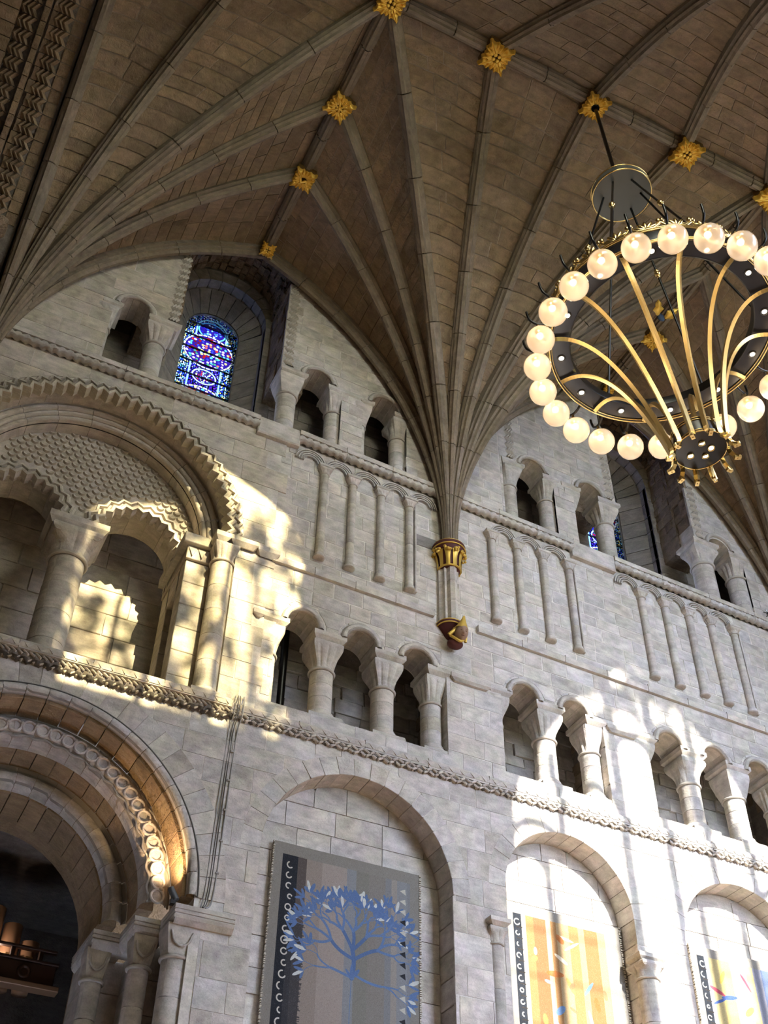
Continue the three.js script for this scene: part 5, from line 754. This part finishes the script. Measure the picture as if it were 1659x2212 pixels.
  for (let i = 0; i < 6; i++) { const a = ph + PI / 12 + i * PI / 3, p0 = V(cx + 0.27 * cos(a), cy + 0.01, cz + 0.27 * sin(a)), p1 = V(...at(1.30, a, 0.4)); mesh('suspension_rod', new THREE.TubeGeometry(new THREE.LineCurve3(p0, p1), 1, 0.017, 8), M.black, t); const q = p0.clone().lerp(p1, i % 2 ? 0.32 : 0.38), b = mesh('gilt_bead', merge([new THREE.SphereGeometry(0.048, 14, 10), new THREE.SphereGeometry(0.036, 12, 8).translate(0, 0.05, 0), new THREE.SphereGeometry(0.03, 12, 8).translate(0, -0.05, 0)]), M.brass, t); b.position.copy(q); b.quaternion.setFromUnitVectors(V(0, 1, 0), p0.clone().sub(p1).normalize()); }
  const top = t.worldToLocal(V(6.85, 19.33, 5.3).clone()); t.updateMatrixWorld(true); const tp = t.worldToLocal(V(6.85, 19.33, 5.3));
  mesh('hanging_rod', new THREE.TubeGeometry(new THREE.LineCurve3(V(cx, cy + 0.1, cz), tp), 1, 0.03, 10), M.black, t);
}

// ---------- small fittings ----------
for (let i = 0; i < 4; i++) {
  const t = thing('wall_cable', `${['pale thin cable leftmost', 'dark thin cable second', 'dark thin cable third', 'pale conduit rightmost'][i]} of four on the wall beside the great lower arch`, 'cable', [0, 0, 0], undefined), dx = [0, 0.035, 0.06, 0.11][i];
  mesh('line', tube([[3.68 + dx, 10.12, 0.03], [3.67 + dx, 9.97, 0.09], [3.66 + dx, 9.78, 0.1], [3.65 + dx, 9.65, 0.025], [3.62 + dx, 8.4, 0.018], [3.6 + dx * 0.95, 7.45, 0.018], [3.58 + dx * 0.9, 7.3, 0.03], [3.56 + dx * 0.5, 7.235, 0.08]], i === 3 ? 0.009 : 0.006, 90, 8), i % 3 ? M.cableDark : M.cable, t);
  if (i === 3) for (let k = 0; k < 5; k++) mesh('clip', new MB().block(-0.02, 0.02, -0.012, 0.012, 0, 0.03, 0.004).geo().translate(3.72, 9.3 - k * 0.4, 0), M.cable, t);
}
{ const t = thing('loop_cable', 'dark thin cable laid along the arch joint of the great lower left arch', 'cable'); mesh('line', tube(Array.from({ length: 30 }, (_, i) => { const a = lerp(0.0, 2.2, i / 29); return [ARCH1.cx + 2.128 * cos(a), ARCH1.cy + 2.128 * sin(a), 0.014]; }), 0.008, 90, 6), M.cableDark, t); }
{
  const t = thing('uplight', 'small grey cylindrical spotlight standing on the impost, aimed up into the great lower arch', 'spotlight', [3.25, 7.24, 0.02]), body = mesh('body', lathe([[0, -0.08], [0.034, -0.08], [0.038, -0.07], [0.038, 0.08], [0.03, 0.085], [0.03, 0.07], [0, 0.07]], 20), std('#55585c', { roughness: 0.5, metalness: 0.3 }), t); body.position.set(0, 0.1, 0); body.rotation.set(-0.25, 0, 0.45);
  mesh('lens', lathe([[0, 0.075], [0.03, 0.075]], 16), std('#ffd9a0', { emissive: new THREE.Color(1, 0.72, 0.4), emissiveIntensity: 5 }), body); mesh('foot', new MB().block(-0.03, 0.03, -0.02, 0.04, -0.03, 0.03, 0.005).geo(), M.black, t);
  const sp = new THREE.SpotLight(new THREE.Color(1, 0.66, 0.34), 9, 0, 0.75, 0.7, 2); sp.position.set(3.2, 7.44, 0.0); sp.target.position.set(3.2, 8.6, -0.55); sp.castShadow = true; scene.add(sp, sp.target);
}
{ const t = thing('black_pipe', 'black vertical pipe inside the leftmost opening of the middle arcade', 'pipe', [4.56, 10.12, -0.75]); mesh('tube', lathe([[0.055, 0], [0.055, 2.2], [0, 2.2]], 16), M.black, t); mesh('collar', new THREE.TorusGeometry(0.058, 0.012, 8, 20).rotateX(PI / 2).translate(0, 0.05, 0), M.black, t); }
{ const t = thing('clamp_lamp', 'tiny star-shaped clamp lamp on the rope string at the right edge', 'lamp', [13.5, 14.98, 0.16]); for (let i = 0; i < 3; i++) mesh('leg', tube([[-0.1 * cos(i), -0.1 * sin(i), 0], [0.1 * cos(i), 0.1 * sin(i), 0]], 0.012, 4, 6), M.chrome, t); mesh('head', new THREE.SphereGeometry(0.035, 12, 8), M.black, t); }
{ const t = thing('angel_corbel', 'small gilded winged carving on the vault seen through the chandelier ring', 'carving', [9.72, 18.35, 2.9]); for (const s of [-1, 1]) { const g = leafGeo(0.3, 0.08, 0.05); const m = mesh('wing', g, M.gold, t); m.rotation.set(-0.4, s * 0.5, 0); m.position.set(s * 0.07, 0, 0); } mesh('shield', new THREE.SphereGeometry(0.08, 14, 10).scale(1, 1.3, 0.5), std('#31445c'), t); }

// ---------- the rest of the room: floor, west wall with the sunlit windows, closing walls ----------
structMesh('floor', new MB().box(-4, 15.4, -0.3, 0, -0.2, 16.4).geo(), M.floor);
M.grass = std('#4a5230', { roughness: 1 });
structMesh('ground', new MB().box(-60, 80, -0.6, -0.35, 16.6, 90).geo(), M.grass);
{
  const lancet = (cx, hw, y0, sp, top, n = 14) => { const p = [[cx - hw, y0], [cx + hw, y0], [cx + hw, sp]]; const rise = top - sp; for (let i = 1; i <= n; i++) { const u = i / n; p.push([cx + hw * (1 - Math.pow(u, 1.55)), sp + rise * Math.pow(u, 0.9)]); } for (let i = n - 1; i >= 1; i--) { const u = i / n; p.push([cx - hw * (1 - Math.pow(u, 1.55)), sp + rise * Math.pow(u, 0.9)]); } p.push([cx - hw, sp]); return p; };
  const WB = lancet(11.6, 2.6, 2.2, 15.2, 19.1), WA = lancet(4.2, 1.55, 15.25, 19.3, 20.2);
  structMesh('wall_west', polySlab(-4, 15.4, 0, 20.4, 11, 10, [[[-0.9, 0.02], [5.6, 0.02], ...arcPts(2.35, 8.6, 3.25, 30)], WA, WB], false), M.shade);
  const bars = struct('window_3', 'tall mullioned window opposite the sunlit niches'), bar = (p, n, x0, x1, y0, y1, z0 = 10.35, z1 = 10.55) => mesh(n, new MB().box(x0, x1, y0, y1, z0, z1).geo(), M.old, p);
  for (const [x, w, top] of [[9.82, 0.13, 16.6], [10.9, 0.17, 18.3], [11.66, 0.15, 18.4], [12.42, 0.14, 18.2], [13.15, 0.14, 16.4]]) bar(bars, 'mullion', x - w / 2, x + w / 2, 2.2, top);
  for (let i = 0; i < 25; i++) bar(bars, 'saddle_bar', 9.0, 14.2, 2.98 + i * 0.62, 2.995 + i * 0.62, 10.44, 10.46);
  for (const [c, hw] of [[9.4, 0.4], [10.35, 0.45], [11.28, 0.3], [12.04, 0.3], [12.8, 0.3], [13.5, 0.3]]) mesh('tracery_head', archSweep(c, c < 9.6 || c > 13.2 ? 14.9 : c < 10.6 || c > 12.5 ? 15.9 : 16.9, [[hw - 0.02, 10.4], [hw - 0.02, 10.5], [hw + 0.09, 10.5], [hw + 0.09, 10.4]], 0, PI, 16), M.old, bars);
  const amber = new THREE.MeshPhysicalMaterial({ transmission: 1, thickness: 0, roughness: 0.05, ior: 1.2 }); amber.color.setRGB(1.0, 0.88, 0.55);
  const wa = struct('window_4', 'pale amber window high in the near wall opposite the zigzag arch'); const sh = new THREE.Shape(WA.map((p) => new THREE.Vector2(...p))); mesh('glass_panel', metric(new THREE.ShapeGeometry(sh).translate(0, 0, 10.5)), amber, wa); for (const x of [3.7, 4.6]) bar(wa, 'mullion', x - 0.04, x + 0.04, 15.2, 19.2);
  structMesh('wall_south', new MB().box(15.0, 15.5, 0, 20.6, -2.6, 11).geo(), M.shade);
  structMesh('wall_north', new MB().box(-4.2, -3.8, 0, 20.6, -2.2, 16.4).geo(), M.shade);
  structMesh('ceiling', new MB().box(-4.2, 15.5, 20.4, 20.8, -2.6, 11).geo(), M.dark);
  structMesh('wall_east_behind', new MB().box(-4.2, 1.0, 0, 20.6, -2.6, -2.2).geo(), M.dark);
  // low aisle around the camera
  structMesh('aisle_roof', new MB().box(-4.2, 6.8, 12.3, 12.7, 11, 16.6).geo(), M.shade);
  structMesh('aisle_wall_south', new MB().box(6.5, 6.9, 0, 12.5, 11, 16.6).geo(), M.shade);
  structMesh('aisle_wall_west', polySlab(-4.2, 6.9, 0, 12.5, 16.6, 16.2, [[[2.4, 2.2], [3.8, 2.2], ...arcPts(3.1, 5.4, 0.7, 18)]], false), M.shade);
}
// bare-leaved tree outside the near windows: its shade dapples the sun patches
{
  const t = thing('tree', 'leafy tree outside the near windows, out of the picture, dappling the sunlight', 'tree', [6.5, -0.35, 22]);
  mesh('trunk', tube([[0, 0, 0], [0.2, 6, 0.1], [0, 13, 0], [0.3, 18, 0]], 0.3, 20, 10), M.wood, t);
  const lg = new THREE.CircleGeometry(0.16, 6), lm = std('#55682c', { side: THREE.DoubleSide, roughness: 0.8 }), N2 = 1300, im = new THREE.InstancedMesh(lg, lm, N2), mt = new THREE.Matrix4(), q = new THREE.Quaternion(), e = new THREE.Euler();
  const cl = Array.from({ length: 70 }, (_, i) => (i < 27 ? [rr(-3.2, 1.2), rr(21.5, 27), rr(-1.5, 2)] : i < 31 ? [rr(-0.2, 0.8), rr(25.4, 26.6), rr(-1, 1)] : [rr(2.6, 9), rr(25, 27.4), rr(-1.5, 2)])); cl.forEach(([x, y, z], i) => { if (i % 3 === 0) mesh('branch', tube([[0, y - 4 - rnd() * 2, 0], [x * 0.5, y - 1.5, z * 0.5], [x, y, z]], 0.05, 10, 6), M.wood, t); });
  for (let i = 0; i < N2; i++) { const c = cl[i % 70], s = rr(0.7, 1.4); q.setFromEuler(e.set(rr(0, 6), rr(0, 6), rr(0, 6))); mt.compose(V(c[0] + rr(-0.9, 0.9), c[1] + rr(-0.9, 0.9), c[2] + rr(-0.9, 0.9)), q, V(s, s, s)); im.setMatrixAt(i, mt); }
  im.name = 'leaves'; im.userData.kind = 'stuff'; im.castShadow = true; t.add(im);
}
renderer.render(scene, camera);
